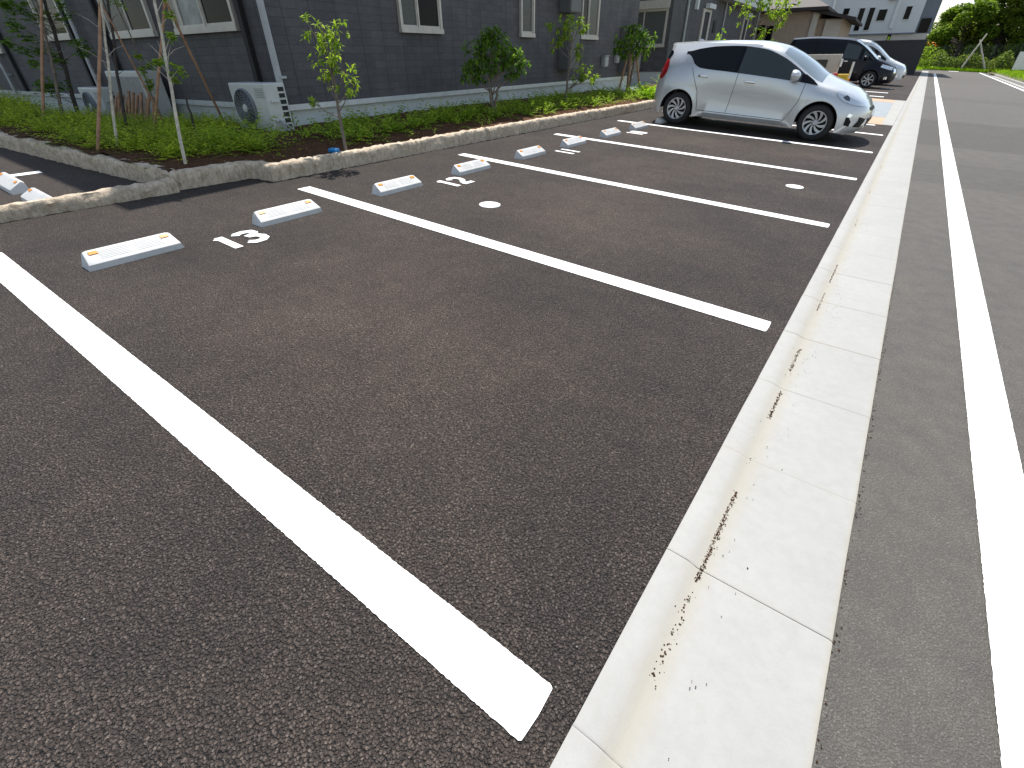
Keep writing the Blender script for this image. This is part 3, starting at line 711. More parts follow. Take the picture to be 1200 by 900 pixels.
mb.f = [(0,3,2,1),(0,1,5,4),(1,2,6,5),(2,3,7,6),(3,0,4,7),(4,5,9,8),(5,6,9),(6,7,8,9),(7,4,8)]; mb.build('roof', m_brownroof, b3)
mb = MB(); x0, x1, y0, y1, z = 1.2, 4.85, 35.6, 46, 2.45
mb.v = [(x0,y0,z+.75),(x1,y0,z),(x1,y1,z),(x0,y1,z+.75),(x0,y0,z+.95),(x1,y0,z+.14),(x1,y1,z+.14),(x0,y1,z+.95)]
mb.f = [(0,3,2,1),(0,1,5,4),(1,2,6,5),(2,3,7,6),(3,0,4,7),(4,5,6,7)]; mb.build('porch_roof', m_brownroof, b3)
mb = MB(); mb.box(0.02, 0.42, 35.96, 35.999, 1.55, 2.35); mb.box(-0.55,-0.1,35.96,35.999,1.5,2.4); mb.build('window', m_glassdark, b3)
b4 = empty('white_house', TB, 'white two storey house with narrow dark windows rising over the black fence', 'house')
mb = MB(); mb.box(-2.0, 8.28, 50, 58, 2.12, 8.2); mb.build('wall', m_whitewall, b4)
mb = MB(); mb.box(-2.05, 8.33, 49.93, 58, 2.04, 2.118); mb.build('belt_course', m_bluegrey, b4)
mb = MB(); mb.box(-2.0, 6.62, 50.05, 58, -2, 2.038); mb.box(6.86, 9.15, 50.05, 58, -2, 2.038); mb.build('ground_floor', m_beige, b4)
mb = MB(); mb.box(8.282, 9.3, 51.2, 58, 2.04, 8.2); mb.build('shaded_side_wall', m_bluegrey, b4)  # side face in shade: the shade is put into its blue-grey colour
mb = MB(); mb.box(8.45, 9.1, 51.12, 51.198, 2.12, 3.0); mb.build('window', m_glassdark, b4)
for (a, b, c, d) in [(3.05,3.45,3.40,3.80),(4.15,4.50,2.34,3.76),(4.82,5.17,2.36,3.76),(5.48,6.02,2.93,3.62),(7.20,7.56,2.95,3.73)]:
    mb = MB(); mb.box(a-0.05, b+0.05, 49.95, 49.999, c-0.05, d+0.05); f_ = mb.build('window', m_ledge, b4)
    mb = MB(); mb.box(a, b, 49.93, 49.949, c, d); mb.build('pane', m_glassdark, f_)
mb = MB(); mb.box(6.50, 6.74, 49.9, 49.999, 2.40, 8.1); mb.build('duct', m_ledge, b4)
mb = MB(); mb.tube([(2.25, 49.85, 2.2), (2.25, 49.85, 8.0)], 0.10, 10); mb.build('drainpipe', m_white, b4)
mb = MB(); mb.box(5.9, 6.4, 49.75, 49.999, 4.18, 4.24); mb.build('vent', m_dark, b4)
mb = MB(); mb.box(-2.6, 9.6, 49.3, 58.6, 8.202, 8.45); mb.build('roof', m_roof, b4)
fn = empty('panel_fence', TB, 'tall black panel fence in front of the white house', 'fence')
mb = MB()
for k in range(60): x = -1.0+k*0.17; mb.box(x, x+0.169, 48.0, 48.04, -1.2, 1.56)
mb.build('panels', m_fence, fn)
mb = MB(); mb.box(-1.0, 9.2, 47.96, 48.08, 1.562, 1.62); mb.build('top_rail', m_fence, fn)
for x in (0.9, 2.9, 4.9, 6.9, 9.0):
    mb = MB(); mb.box(x-0.04, x+0.04, 48.045, 48.12, -1.2, 1.55); mb.build('post', m_fence, fn)
# low gate wall with plaque, slim bollard, chain bits
sg = empty('gate_wall', plumb(-3.35, 26.6, 0), 'low beige gate wall with a dark nameplate in front of the dark minivan', 'wall')
mb = MB(); mb.bbox(-0.95, 0.66, 0, 0.22, -0.2, 1.18, 0.02); mb.build('wall', m_beige, sg)
mb = MB(); mb.bbox(-0.35, 0.20, -0.02, -0.001, 0.62, 1.0, 0.006); mb.build('nameplate', m_plaque, sg)
mb = MB(); mb.tube([(0.70,-0.02,0.75),(0.70,-0.02,1.02)], 0.05, 10); mb.build('lamp', m_white, sg)
bo = empty('bollard', plumb(-2.16, 26.2, 0), 'slim white and orange bollard standing before the dark minivan', 'bollard')
mb = MB(); mb.tube([(0,0,0.05),(0,0,0.98)], 0.045, 14); mb.build('pole', m_white, bo, smooth=True)
mb = MB(); mb.tube([(0,0,0.30),(0,0,0.42)], 0.048, 14); mb.build('band', m_orange, bo, smooth=True)
mb = MB(); mb.lathe([(0.12,0.0),(0.12,0.04),(0.05,0.06)], 'z', 20); mb.build('base', m_blackpl, bo, smooth=True)
fb = empty('flower_box', plumb(-2.50, 25.9, 0), 'yellow box with red top behind the bonnet of the silver car', 'box')
mb = MB(); mb.bbox(-0.05, 0.33, -0.10, 0.10, 0.0, 0.56, 0.02); mb.build('body', m_yellow, fb)
mb = MB(); mb.bbox(-0.25, -0.08, -0.08, 0.08, 0.0, 0.60, 0.03); mb.build('red_case', m_red, fb)
kb = MB(); kb.bbox(-2.3, -1.85, 25.1, 25.35, 0, 0.10, 0.02); tag(kb.build('wheel_stop_block', m_conc), 'pale concrete block on the ground by the slim bollard', 'block')
# crossing path with orange borders
struct(sheet('path', [(-9,16.2),(-0.165,16.2),(-0.235,21.6),(-9,21.6)], 0.004, None).build('path', m_bluepave))
struct(sheet('path', [(-9,14.45),(-0.14,14.45),(-0.163,16.18),(-9,16.18)], 0.004, None).build('path', m_orangepave))
struct(sheet('path', [(-9,21.62),(-0.237,21.62),(-0.25,22.9),(-9,22.9)], 0.004, None).build('path', m_orangepave))
struct(sheet('path', [(-0.14,14.45),(0.078,14.45),(0.078,22.9),(-0.25,22.9)], 0.0065, None).build('path', m_conc))

# mesh fence at the end of the road
mf = empty('mesh_fence', plumb(-0.8, 72.6, 0), 'green mesh fence closing the end of the road below the wood', 'fence')
m_mesh = simple('green_wire', (0.05,0.07,0.055), 0.5)
mb = MB()
for k in range(46): x = k*0.30; mb.box(x, x+0.012, 0, 0.012, 0.0, 1.9)
for k in range(14): mb.box(0, 13.6, -0.001, 0.010, 0.05+k*0.14, 0.062+k*0.14)
mb.build('wire_panel', m_mesh, mf)
for k in range(8):
    mb = MB(); mb.tube([(k*1.95, 0.05, -0.1), (k*1.95, 0.05, 1.98)], 0.025, 8); mb.build('post', m_mesh, mf)

# ---------------------------------------------------------------- cars
def pchip(pts):
    xs = [p[0] for p in pts]; ys = [p[1] for p in pts]; n = len(xs)
    if n == 1: return lambda x: ys[0]
    h = [xs[i+1]-xs[i] for i in range(n-1)]; d = [(ys[i+1]-ys[i])/h[i] for i in range(n-1)]
    m = [d[0]] + [0]*(n-2) + [d[-1]]
    for i in range(1, n-1):
        if d[i-1]*d[i] > 0:
            w1, w2 = 2*h[i]+h[i-1], h[i]+2*h[i-1]; m[i] = (w1+w2)/(w1/d[i-1]+w2/d[i])
    def f(x):
        if x <= xs[0]: return ys[0]
        if x >= xs[-1]: return ys[-1]
        i = 0
        while x > xs[i+1]: i += 1
        t_ = (x-xs[i])/h[i]
        return (ys[i]*(2*t_**3-3*t_*t_+1) + h[i]*m[i]*(t_**3-2*t_*t_+t_) + ys[i+1]*(-2*t_**3+3*t_*t_) + h[i]*m[i+1]*(t_**3-t_*t_))
    return f

def make_car(T, P, label, name='parked_car'):
    root = empty(name, T, label, P['cat'])
    Z = [pchip(r_) for r_ in P['z']]; Wd = [pchip(r_) for r_ in P['w']]
    RX, FX = P['rx'], P['fx']; ar, af = P['ar'], P['af']; wr, wf_ = P['wheels']; Ra = P['Ra']; zc = P['tr']
    s5, s6 = pchip(P['s5']) if 's5' in P else None, None
    NR, NF, ex = 9, 13, 2.7
    mids = [P['mid'][0] + (P['mid'][1]-P['mid'][0])*i/46 for i in range(47)]
    arch = []
    for xw in (wr, wf_):
        mids = [m for m in mids if abs(m-xw) > Ra+0.02]
        arch += [xw-Ra-0.004, xw+Ra+0.004] + [xw+Ra*math.cos(math.pi*k/18) for k in range(19)]
    mids = sorted(mids+arch)
    ncol = NR + len(mids) + NF
    nrow = len(Z)
    def pos(i, c):
        if c < NR:
            th = math.pi/2*(1 - c/NR); ct, st = math.cos(th)**(2/ex) if th < math.pi/2-1e-6 else 0, math.sin(th)**(2/ex)
            x = RX[i] + ((mids[0]-RX[i]))*(1-st); x_for = x; wy = ct
        elif c < NR+len(mids):
            x = mids[c-NR]; x_for = x; wy = 1
        else:
            th = math.pi/2*((c-NR-len(mids)+1)/NF); ct = math.cos(th)**(2/ex) if th < math.pi/2-1e-6 else 0; st = math.sin(th)**(2/ex)
            x = FX[i] - ((FX[i]-mids[-1]))*(1-st); x_for = x; wy = ct
        return x, wy
    grid = []
    for c in range(ncol):
        col = []
        for i in range(nrow):
            x, wy = pos(i, c); z = Z[i](x); w = Wd[i](x)
            col.append([x, w, z, wy])
        # window rows sit on the surface between belt (4) and roof edge (7)
        for i in (5, 6):
            x, w, z, wy = col[i]
            za, zb = Z[4](x), Z[7](x); wa, wb = Wd[4](x), Wd[7](x)
            s_ = min(1, max(0, (z-za)/max(0.02, zb-za)))
            col[i][1] = wa + (wb-wa)*(s_**1.35)
        # wheel arches
        for xw in (wr, wf_):
            x0 = col[0][0]
            if abs(x0-xw) <= Ra+1e-4 and NR <= c < NR+len(mids):
                za = zc + math.sqrt(max(0, Ra*Ra-(x0-xw)**2))
                for i in range(0, 4): col[i][2] = max(col[i][2], za + 0.022*i)
                pass
        for xw in (wr, wf_):
            k_ = min(1.0, max(0.0, 1-(abs(col[0][0]-xw)-Ra)/0.22)); k_ = k_*k_*(3-2*k_)
            col[0][1] += (col[2][1]+0.004-col[0][1])*k_; col[1][1] += (col[2][1]+0.006-col[1][1])*k_
        grid.append([(q[0], q[1]*q[3], q[2]) for q in col])
    # build body faces on both sides
    body, wsc, rgl = MB(), MB(), MB(); gls, trim = {}, {}
    G0, G1 = P['dlo']; WS = P['ws']; RG = P.get('rg')
    pill = P['pillars']
    def add(mbx, a, b, c_, d, side):
        pts = [(p[0], -side*p[1], p[2]) for p in (a, b, c_, d)]
        n = len(mbx.v); mbx.v += pts; mbx.f.append((n, n+1, n+2, n+3) if side == 1 else (n+3, n+2, n+1, n))
    for c in range(ncol-1):
        for i in range(nrow-1):
            a, b, c2, d = grid[c][i], grid[c+1][i], grid[c+1][i+1], grid[c][i+1]
            xm = (a[0]+b[0]+c2[0]+d[0])/4; mid = NR <= c < NR+len(mids)-1
            tgt = body; kk = None
            if i == 5 and mid and G0 < xm < G1:
                kk = (gls, sum(1 for p_, w_ in pill if xm > p_))
                for j_, (p_, w_) in enumerate(pill):
                    if abs(xm-p_) < w_: kk = (trim, j_)
            elif i >= 7 and mid and WS[0] < xm < WS[1]: tgt = wsc
            elif RG and i in RG['rows'] and c < RG['cols']: tgt = rgl
            for side in (1, -1): add(tgt if kk is None else kk[0].setdefault((kk[1], side), MB()), a, b, c2, d, side)
    def fin(mbx, nm, mat, sharp=40):
        bm = bmesh.new(); me = bpy.data.meshes.new('t'); me.from_pydata(mbx.v, [], mbx.f); bm.from_mesh(me)
        bmesh.ops.remove_doubles(bm, verts=bm.verts, dist=0.0008)
        bmesh.ops.dissolve_degenerate(bm, edges=bm.edges, dist=0.0005)
        mm = MB(); mm.bm(bm); return mm.build(nm, mat, root, smooth=True, sharp=sharp)
    bo_ = fin(body, 'body', P['paint'], 38)
    front_ = max(k_[0] for k_ in gls)
    for k_ in sorted(gls): fin(gls[k_], 'side_window', m_carglassf if k_[0] == front_ or (len(pill) > 1 and k_[0] >= front_-1) else m_carglass)
    fin(wsc, 'windscreen', m_windscreen)
    for k_ in sorted(trim): fin(trim[k_], 'pillar_trim', m_glossblack)
    if rgl.f: fin(rgl, 'rear_window', m_carglass)
    allm = MB()
    for q in [body, wsc, rgl] + list(gls.values()) + list(trim.values()):
        n = len(allm.v); allm.v += q.v; allm.f += [tuple(n+i for i in f) for f in q.f]
    bvh = BVHTree.FromPolygons([Vector(v_) for v_ in allm.v], allm.f)
    def hit(o_, d_):
        loc, nor, idx, dist = bvh.ray_cast(Vector(o_), Vector(d_))
        if loc is None: return None, None
        if nor.dot(Vector(d_)) > 0: nor = -nor
        return loc, nor
    def decal(poly, nm, mat, frm='side', side=-1, off=0.006, res=0.02, parent=None, sub=2):
        # poly in (x,z) for side, (y,z) for front/rear: filled, subdivided, laid on the body
        bm = bmesh.new(); vs = [bm.verts.new((p[0], 0, p[1])) for p in poly]; bm.faces.new(vs)
        bmesh.ops.triangulate(bm, faces=bm.faces[:])
        for _ in range(6):
            long = [e for e in bm.edges if e.calc_length() > res]
            if not long: break
            bmesh.ops.subdivide_edges(bm, edges=long, cuts=1)
            bmesh.ops.triangulate(bm, faces=bm.faces[:])
        ok = {}
        for v_ in bm.verts:
            if frm == 'side': l_, n_ = hit((v_.co.x, side*3, v_.co.z), (0, -side, 0))
            elif frm == 'front': l_, n_ = hit((4, v_.co.x, v_.co.z), (-1, 0, 0))
            else: l_, n_ = hit((-4, v_.co.x, v_.co.z), (1, 0, 0))
            if l_ is None: ok[v_] = False; continue
            ok[v_] = True; v_.co = l_ + n_*off
        bad = [f for f in bm.faces if not all(ok.get(v_, False) for v_ in f.verts)]
        bmesh.ops.delete(bm, geom=bad, context='FACES')
        mm = MB(); mm.bm(bm); return mm.build(nm, mat, parent or root, smooth=True, sharp=180)
    def strip(pts, w, nm, mat, side=-1, off=0.0022, parent=None):
        fine = []
        for a, b in zip(pts[:-1], pts[1:]):
            n = max(1, int(math.hypot(b[0]-a[0], b[1]-a[1])/0.03))
            fine += [(a[0]+(b[0]-a[0])*k/n, a[1]+(b[1]-a[1])*k/n) for k in range(n)]
        fine.append(pts[-1]); mm = MB(); prev = None
        for k, p in enumerate(fine):
            q = fine[min(k+1, len(fine)-1)]; q0 = fine[max(k-1, 0)]
            dx, dz = q[0]-q0[0], q[1]-q0[1]; L = math.hypot(dx, dz) or 1; nx, nz = -dz/L*w/2, dx/L*w/2
            a, na = hit((p[0]+nx, side*3, p[1]+nz), (0, -side, 0)); b, nb = hit((p[0]-nx, side*3, p[1]-nz), (0, -side, 0))
            if a is None or b is None: prev = None; continue
            n = len(mm.v); mm.v += [tuple(a+na*off), tuple(b+nb*off)]
            if prev is not None: mm.f.append((prev, prev+1, n+1, n))
            prev = n
        return mm.build(nm, mat, parent or root, smooth=True, sharp=180)
    # seams, doors, handles
    for side in (-1, 1):
        for pts in P['seams']: strip(pts, 0.008, 'door_seam', m_blackpl, side)
        for pts in P.get('bright', []): strip(pts, 0.012, 'window_moulding', m_blackpl, side, 0.003)
        for (x, z) in P['handles']:
            l_, n_ = hit((x, side*3, z), (0, -side, 0))
            if l_:
                mm = MB(); mm.bbox(-0.09, 0.09, -0.008, 0.035, -0.018, 0.018, 0.008)
                mm.v = [(v_[0]+l_.x, l_.y+side*v_[1], v_[2]+l_.z) for v_ in mm.v]
                if side < 0: pass
                hh_ = mm.build('handle', m_chrome, root, smooth=True)
                for p in hh_.data.polygons: pass
        for d_ in P['sidedecals']: decal(d_[0], d_[1], d_[2], 'side', side, d_[3] if len(d_) > 3 else 0.005)
        # mirror
        mx_, my_, mz_ = P['mirror']
        mm = MB(); bm = bmesh.new(); bmesh.ops.create_uvsphere(bm, u_segments=20, v_segments=12, radius=1)
        for v_ in bm.verts:
            x, y_, z = v_.co; v_.co = Vector((mx_ + x*0.105 - max(0, -x)*0.02 + (0.03*y_), side*(my_ + y_*0.135), mz_ + z*0.088 + 0.008*y_))
            if x < -0.3: v_.co.x = mx_ - 0.03 + 0.012*(x+0.3)
        bmesh.ops.recalc_face_normals(bm, faces=bm.faces); mm.bm(bm)
        mr = mm.build('mirror', P['paint'], root, smooth=True)
        mm = MB(); mm.box(mx_-0.03, mx_+0.04, min(side*(my_-0.14), side*(my_-0.04)), max(side*(my_-0.14), side*(my_-0.04)), mz_-0.085, mz_-0.05); mm.build('mirror_arm', m_blackpl, mr)
        decal(P['sail'], 'mirror_base', m_glossblack, 'side', side, 0.006)
    for d_ in P['frontdecals']:
        decal(d_[0], d_[1], d_[2], 'front', -1, d_[3] if len(d_) > 3 else 0.004)
        if len(d_) > 4: decal([(-y_, z) for y_, z in d_[0]][::-1], d_[1], d_[2], 'front', -1, d_[3])
    for d_ in P['reardecals']:
        decal(d_[0], d_[1], d_[2], 'rear', -1, 0.005); 
        if len(d_) > 3: decal([(-y_, z) for y_, z in d_[0]][::-1], d_[1], d_[2], 'rear', -1, 0.005)
    # inside dark floor and wheel housings
    mm = MB(); hw = P['w'][0][0][1]
    mm.box(RX[0]+0.25, FX[0]-0.35, -0.45, 0.45, P['z'][0][0][1]-0.005, P['z'][0][0][1]+0.25)
    xs_ = [RX[0]+0.3, wr-Ra-0.02, wr+Ra+0.02, wf_-Ra-0.02, wf_+Ra+0.02, FX[0]-0.38]
    for a, b in ((xs_[0], xs_[1]), (xs_[2], xs_[3]), (xs_[4], xs_[5])):
        if b > a: mm.box(a, b, -hw*0.93, hw*0.93, P['z'][0][0][1]+0.004, P['z'][0][0][1]+0.2)
    for xw in (wr, wf_):
        for side in (-1, 1):
            n = len(mm.v); K = 18
            for k in range(K+1):
                a = math.pi*k/K; x = xw+(Ra+0.004)*math.cos(a); z = zc+(Ra+0.004)*math.sin(a)
                mm.v += [(x, side*(P['w'][2][0][1]-0.02), z), (x, side*0.45, z)]
            for k in range(K): mm.f.append((n+2*k, n+2*k+1, n+2*k+3, n+2*k+2))
            for k in range(K-1):   # inner disc
                pass
            n = len(mm.v); mm.v += [(xw+(Ra+0.01)*math.cos(math.pi*k/K), side*0.455, zc-0.08+(Ra+0.09)*math.sin(math.pi*k/K)) for k in range(K+1)]; mm.f.append(tuple(n+k for k in range(K+1)))
    mm.build('underbody', m_under, root)
    # wheels
    tr, tw, rr = P['tr'], P['tw'], P['rr']
    yo = P['w'][2][0][1] - 0.022
    for xw in (wr, wf_):
        for side in (-1, 1):
            Tw = Matrix.Translation((xw, side*yo, tr)) @ Matrix.Rotation(0 if side < 0 else math.pi, 4, 'Z') @ Matrix.Rotation(0.25 if xw == wr else 0.0, 4, 'Y')
            wo = bpy.data.objects.new('wheel', None); COL.objects.link(wo); wo.parent = root; wo.matrix_local = Tw
            mm = MB(); mm.lathe([(rr*0.98, 0.02), (rr*1.03, 0.004), (rr*1.10, 0.0), (tr*0.90, 0.002), (tr*0.965, 0.014), (tr, 0.035), (tr+0.001, tw*0.5), (tr, tw-0.035), (tr*0.93, tw), (rr, tw)], 'y', 48); mm.build('tyre', m_tyre, wo, smooth=True, sharp=50)
            mm = MB(); mm.lathe([(rr*1.0, 0.012), (rr*0.985, 0.006), (rr*0.92, 0.010), (rr*0.90, 0.03), (rr*0.88, 0.10)], 'y', 48)
            ns = P['spokes']
            for k in range(ns):
                a0 = 2*math.pi*k/ns
                n = len(mm.v); pts = []
                for q in range(7):
                    u = q/6; r_ = rr*(0.20+0.74*u); sw = P['swirl']*u; wd = P['sw'][0]*(1-u) + P['sw'][1]*u
                    yy = 0.022 - 0.012*u
                    for s2 in (-1, 1):
                        an = a0 + sw + s2*wd/2/r_*rr
                        mm.v.append((r_*math.cos(an), yy, r_*math.sin(an)))
                    for s2 in (-1, 1):
                        an = a0 + sw + s2*wd/2/r_*rr
                        mm.v.append((r_*math.cos(an), yy+0.022, r_*math.sin(an)))
                for q in range(6):
                    b_ = n+4*q; mm.f += [(b_, b_+1, b_+5, b_+4), (b_, b_+4, b_+6, b_+2), (b_+1, b_+3, b_+7, b_+5)]
            mm.lathe([(0.0005, 0.010), (rr*0.16, 0.010), (rr*0.24, 0.020), (rr*0.26, 0.045)], 'y', 28)
            mm.build('rim', m_rim, wo, smooth=True, sharp=30)
            mm = MB(); mm.lathe([(0.0005, 0.07), (rr*0.93, 0.07)], 'y', 32); mm.build('brake_backing', m_under, wo)
    return root, hit

silver = dict(cat='car', paint=m_silver,
  rx=[-1.90,-1.955,-1.975,-1.955,-1.90,-1.86,-1.80,-1.84,-1.86,-1.865],
  fx=[1.86,1.94,1.985,1.97,1.90,1.87,1.845,1.82,1.80,1.79],
  ar=0.45, af=0.7, mid=(-1.52, 1.24), wheels=(-1.335, 1.215), Ra=0.335, tr=0.288, tw=0.175, rr=0.190,
  z=[[(-1.9,.24),(-1.72,.20),(1.6,.175),(1.86,.165)],
     [(-1.95,.34),(-1.6,.29),(1.6,.25),(1.94,.24)],
     [(-1.97,.50),(-1.0,.46),(1.3,.42),(1.985,.36)],
     [(-1.95,.68),(-1.0,.68),(0,.63),(1.3,.60),(1.97,.52)],
     [(-1.9,.88),(-1.5,.935),(-1.0,.93),(-.2,.89),(.6,.84),(1.15,.80),(1.5,.73),(1.9,.61)],
     [(-1.86,.955),(-1.6,1.10),(-1.36,1.19),(-1.27,1.15),(-1.15,1.035),(-1.02,.985),(-.5,.955),(.1,.92),(.6,.885),(.95,.858),(1.1,.845),(1.35,.79),(1.6,.735),(1.87,.655)],
     [(-1.74,1.22),(-1.5,1.23),(-1.36,1.235),(-1.15,1.285),(-.8,1.335),(-.4,1.352),(0,1.322),(.35,1.22),(.65,1.075),(.9,.935),(1.05,.872),(1.12,.862),(1.35,.81),(1.6,.752),(1.845,.672)],
     [(-1.76,1.325),(-1.2,1.37),(-.7,1.385),(-.2,1.385),(.2,1.325),(.5,1.19),(.8,1.02),(1.05,.895),(1.2,.86),(1.4,.82),(1.6,.77),(1.82,.69)],
     [(-1.80,1.36),(-1.2,1.405),(-.7,1.43),(-.2,1.437),(.2,1.395),(.5,1.28),(.8,1.13),(1.05,.985),(1.2,.93),(1.4,.88),(1.6,.815),(1.80,.715)],
     [(-1.82,1.365),(-1.2,1.41),(-.7,1.44),(-.2,1.447),(.2,1.405),(.5,1.315),(.8,1.175),(1.05,1.035),(1.2,.965),(1.4,.905),(1.6,.835),(1.79,.725)]],
  w=[[(-1.9,.78),(1.86,.78)], [(-1.95,.82),(-1.3,.835),(0,.825),(1.2,.835),(1.94,.82)], [(-1.97,.835),(-1.335,.848),(-.6,.800),(0,.796),(.6,.806),(1.2,.848),(1.98,.83)],
     [(-1.95,.83),(-1.335,.848),(-.6,.815),(.2,.818),(1.2,.846),(1.97,.80)], [(-1.9,.79),(-1.3,.818),(-.5,.826),(.4,.826),(1.1,.806),(1.9,.76)], [(-2,.7),(2,.7)], [(-2,.6),(2,.6)],
     [(-1.7,.535),(-1,.565),(0,.58),(.5,.64),(1.1,.71),(1.3,.71),(1.8,.62)], [(-1.7,.35),(1.1,.42),(1.8,.38)], [(-2,0),(2,0)]],
  dlo=(-1.37, 0.99), ws=(0.33, 1.09), rg=dict(rows=(5,6), cols=7),
  pillars=[(-0.33, 0.035)],
  seams=[[(-0.30,0.95),(-0.33,0.6),(-0.36,0.30)], [(0.86,0.86),(0.84,0.6),(0.74,0.36),(0.70,0.28)], [(-1.20,1.03),(-1.12,0.86),(-0.98,0.60),(-0.94,0.40),(-0.93,0.30)], [(-0.93,0.30),(0.70,0.28)]],
  bright=[], handles=[(-0.93,0.86),(-0.06,0.82)],
  sidedecals=[([(-1.84,0.78),(-1.74,0.77),(-1.67,0.88),(-1.66,0.97),(-1.68,1.08),(-1.74,1.10),(-1.80,0.98)], 'tail_lamp', m_redlens, 0.012), ([(-1.80,1.02),(-1.70,1.10),(-1.66,1.20),(-1.70,1.235),(-1.80,1.235)], 'rear_quarter_glass', m_carglass, 0.009),
              ([(1.37,0.775),(1.42,0.71),(1.53,0.64),(1.68,0.60),(1.88,0.575),(1.87,0.62),(1.74,0.685),(1.60,0.74),(1.48,0.78)], 'headlamp', m_lamp, 0.010),
              ([(1.50,0.70),(1.56,0.66),(1.62,0.655),(1.60,0.70),(1.54,0.73)], 'headlamp_bowl', m_lampdark, 0.013),
              ([(1.66,0.30),(1.74,0.285),(1.75,0.36),(1.70,0.42),(1.66,0.42)], 'fog_recess', m_blackpl, 0.006),
              ([(1.67,0.425),(1.72,0.425),(1.74,0.46),(1.68,0.48)], 'fog_lamp', m_chrome, 0.008)],
  sail=[(0.76,0.875),(0.98,0.85),(1.06,0.842),(0.96,0.91),(0.82,0.985),(0.76,0.99)],
  mirror=(0.66, 0.925, 0.965),
  frontdecals=[([(-.34,.28),(.34,.28),(.44,.40),(-.44,.40)], 'lower_grille', m_blackpl, 0.006), ([(-.42,.52),(.42,.52),(.36,.565),(-.36,.565)], 'upper_grille', m_blackpl, 0.006),
               ([(-.17,.40),(.17,.40),(.17,.50),(-.17,.50)], 'number_plate', m_white, 0.02),
               ([(-.74,.28),(-.56,.27),(-.54,.40),(-.70,.43)], 'fog_recess', m_blackpl, 0.006, 1)],
  reardecals=[([(-.72,.80),(-.60,.80),(-.56,.90),(-.60,1.04),(-.66,1.06)], 'tail_lamp', m_redlens, 1), ([(-.30,.60),(.30,.60),(.30,.72),(-.30,.72)], 'number_plate', m_white)],
  spokes=9, swirl=0.55, sw=(0.085,0.30))
car, hit = make_car(ground(-2.26, 11.26, 0.0, 0.0), silver, 'silver hatchback with tinted side windows reversed into the bay beyond number 10')
mm = MB(); mm.v = [(-1.42,0.02,1.36),(-1.42,-0.02,1.36),(-1.22,0,1.375),(-1.44,0,1.435),(-1.38,0.0,1.44)]; mm.f = [(0,1,4,3)[:3],(1,2,4),(0,4,2),(0,3,4),(1,4,3),(0,1,3)]
mm.build('antenna', m_silver, car)
for s_ in (-1, 1):
    mm = MB(); mm.tube([(1.02, s_*0.10-0.05, 0.985), (1.06, s_*0.1+0.25, 0.97)], 0.008, 6); mm.build('wiper', m_blackpl, car)

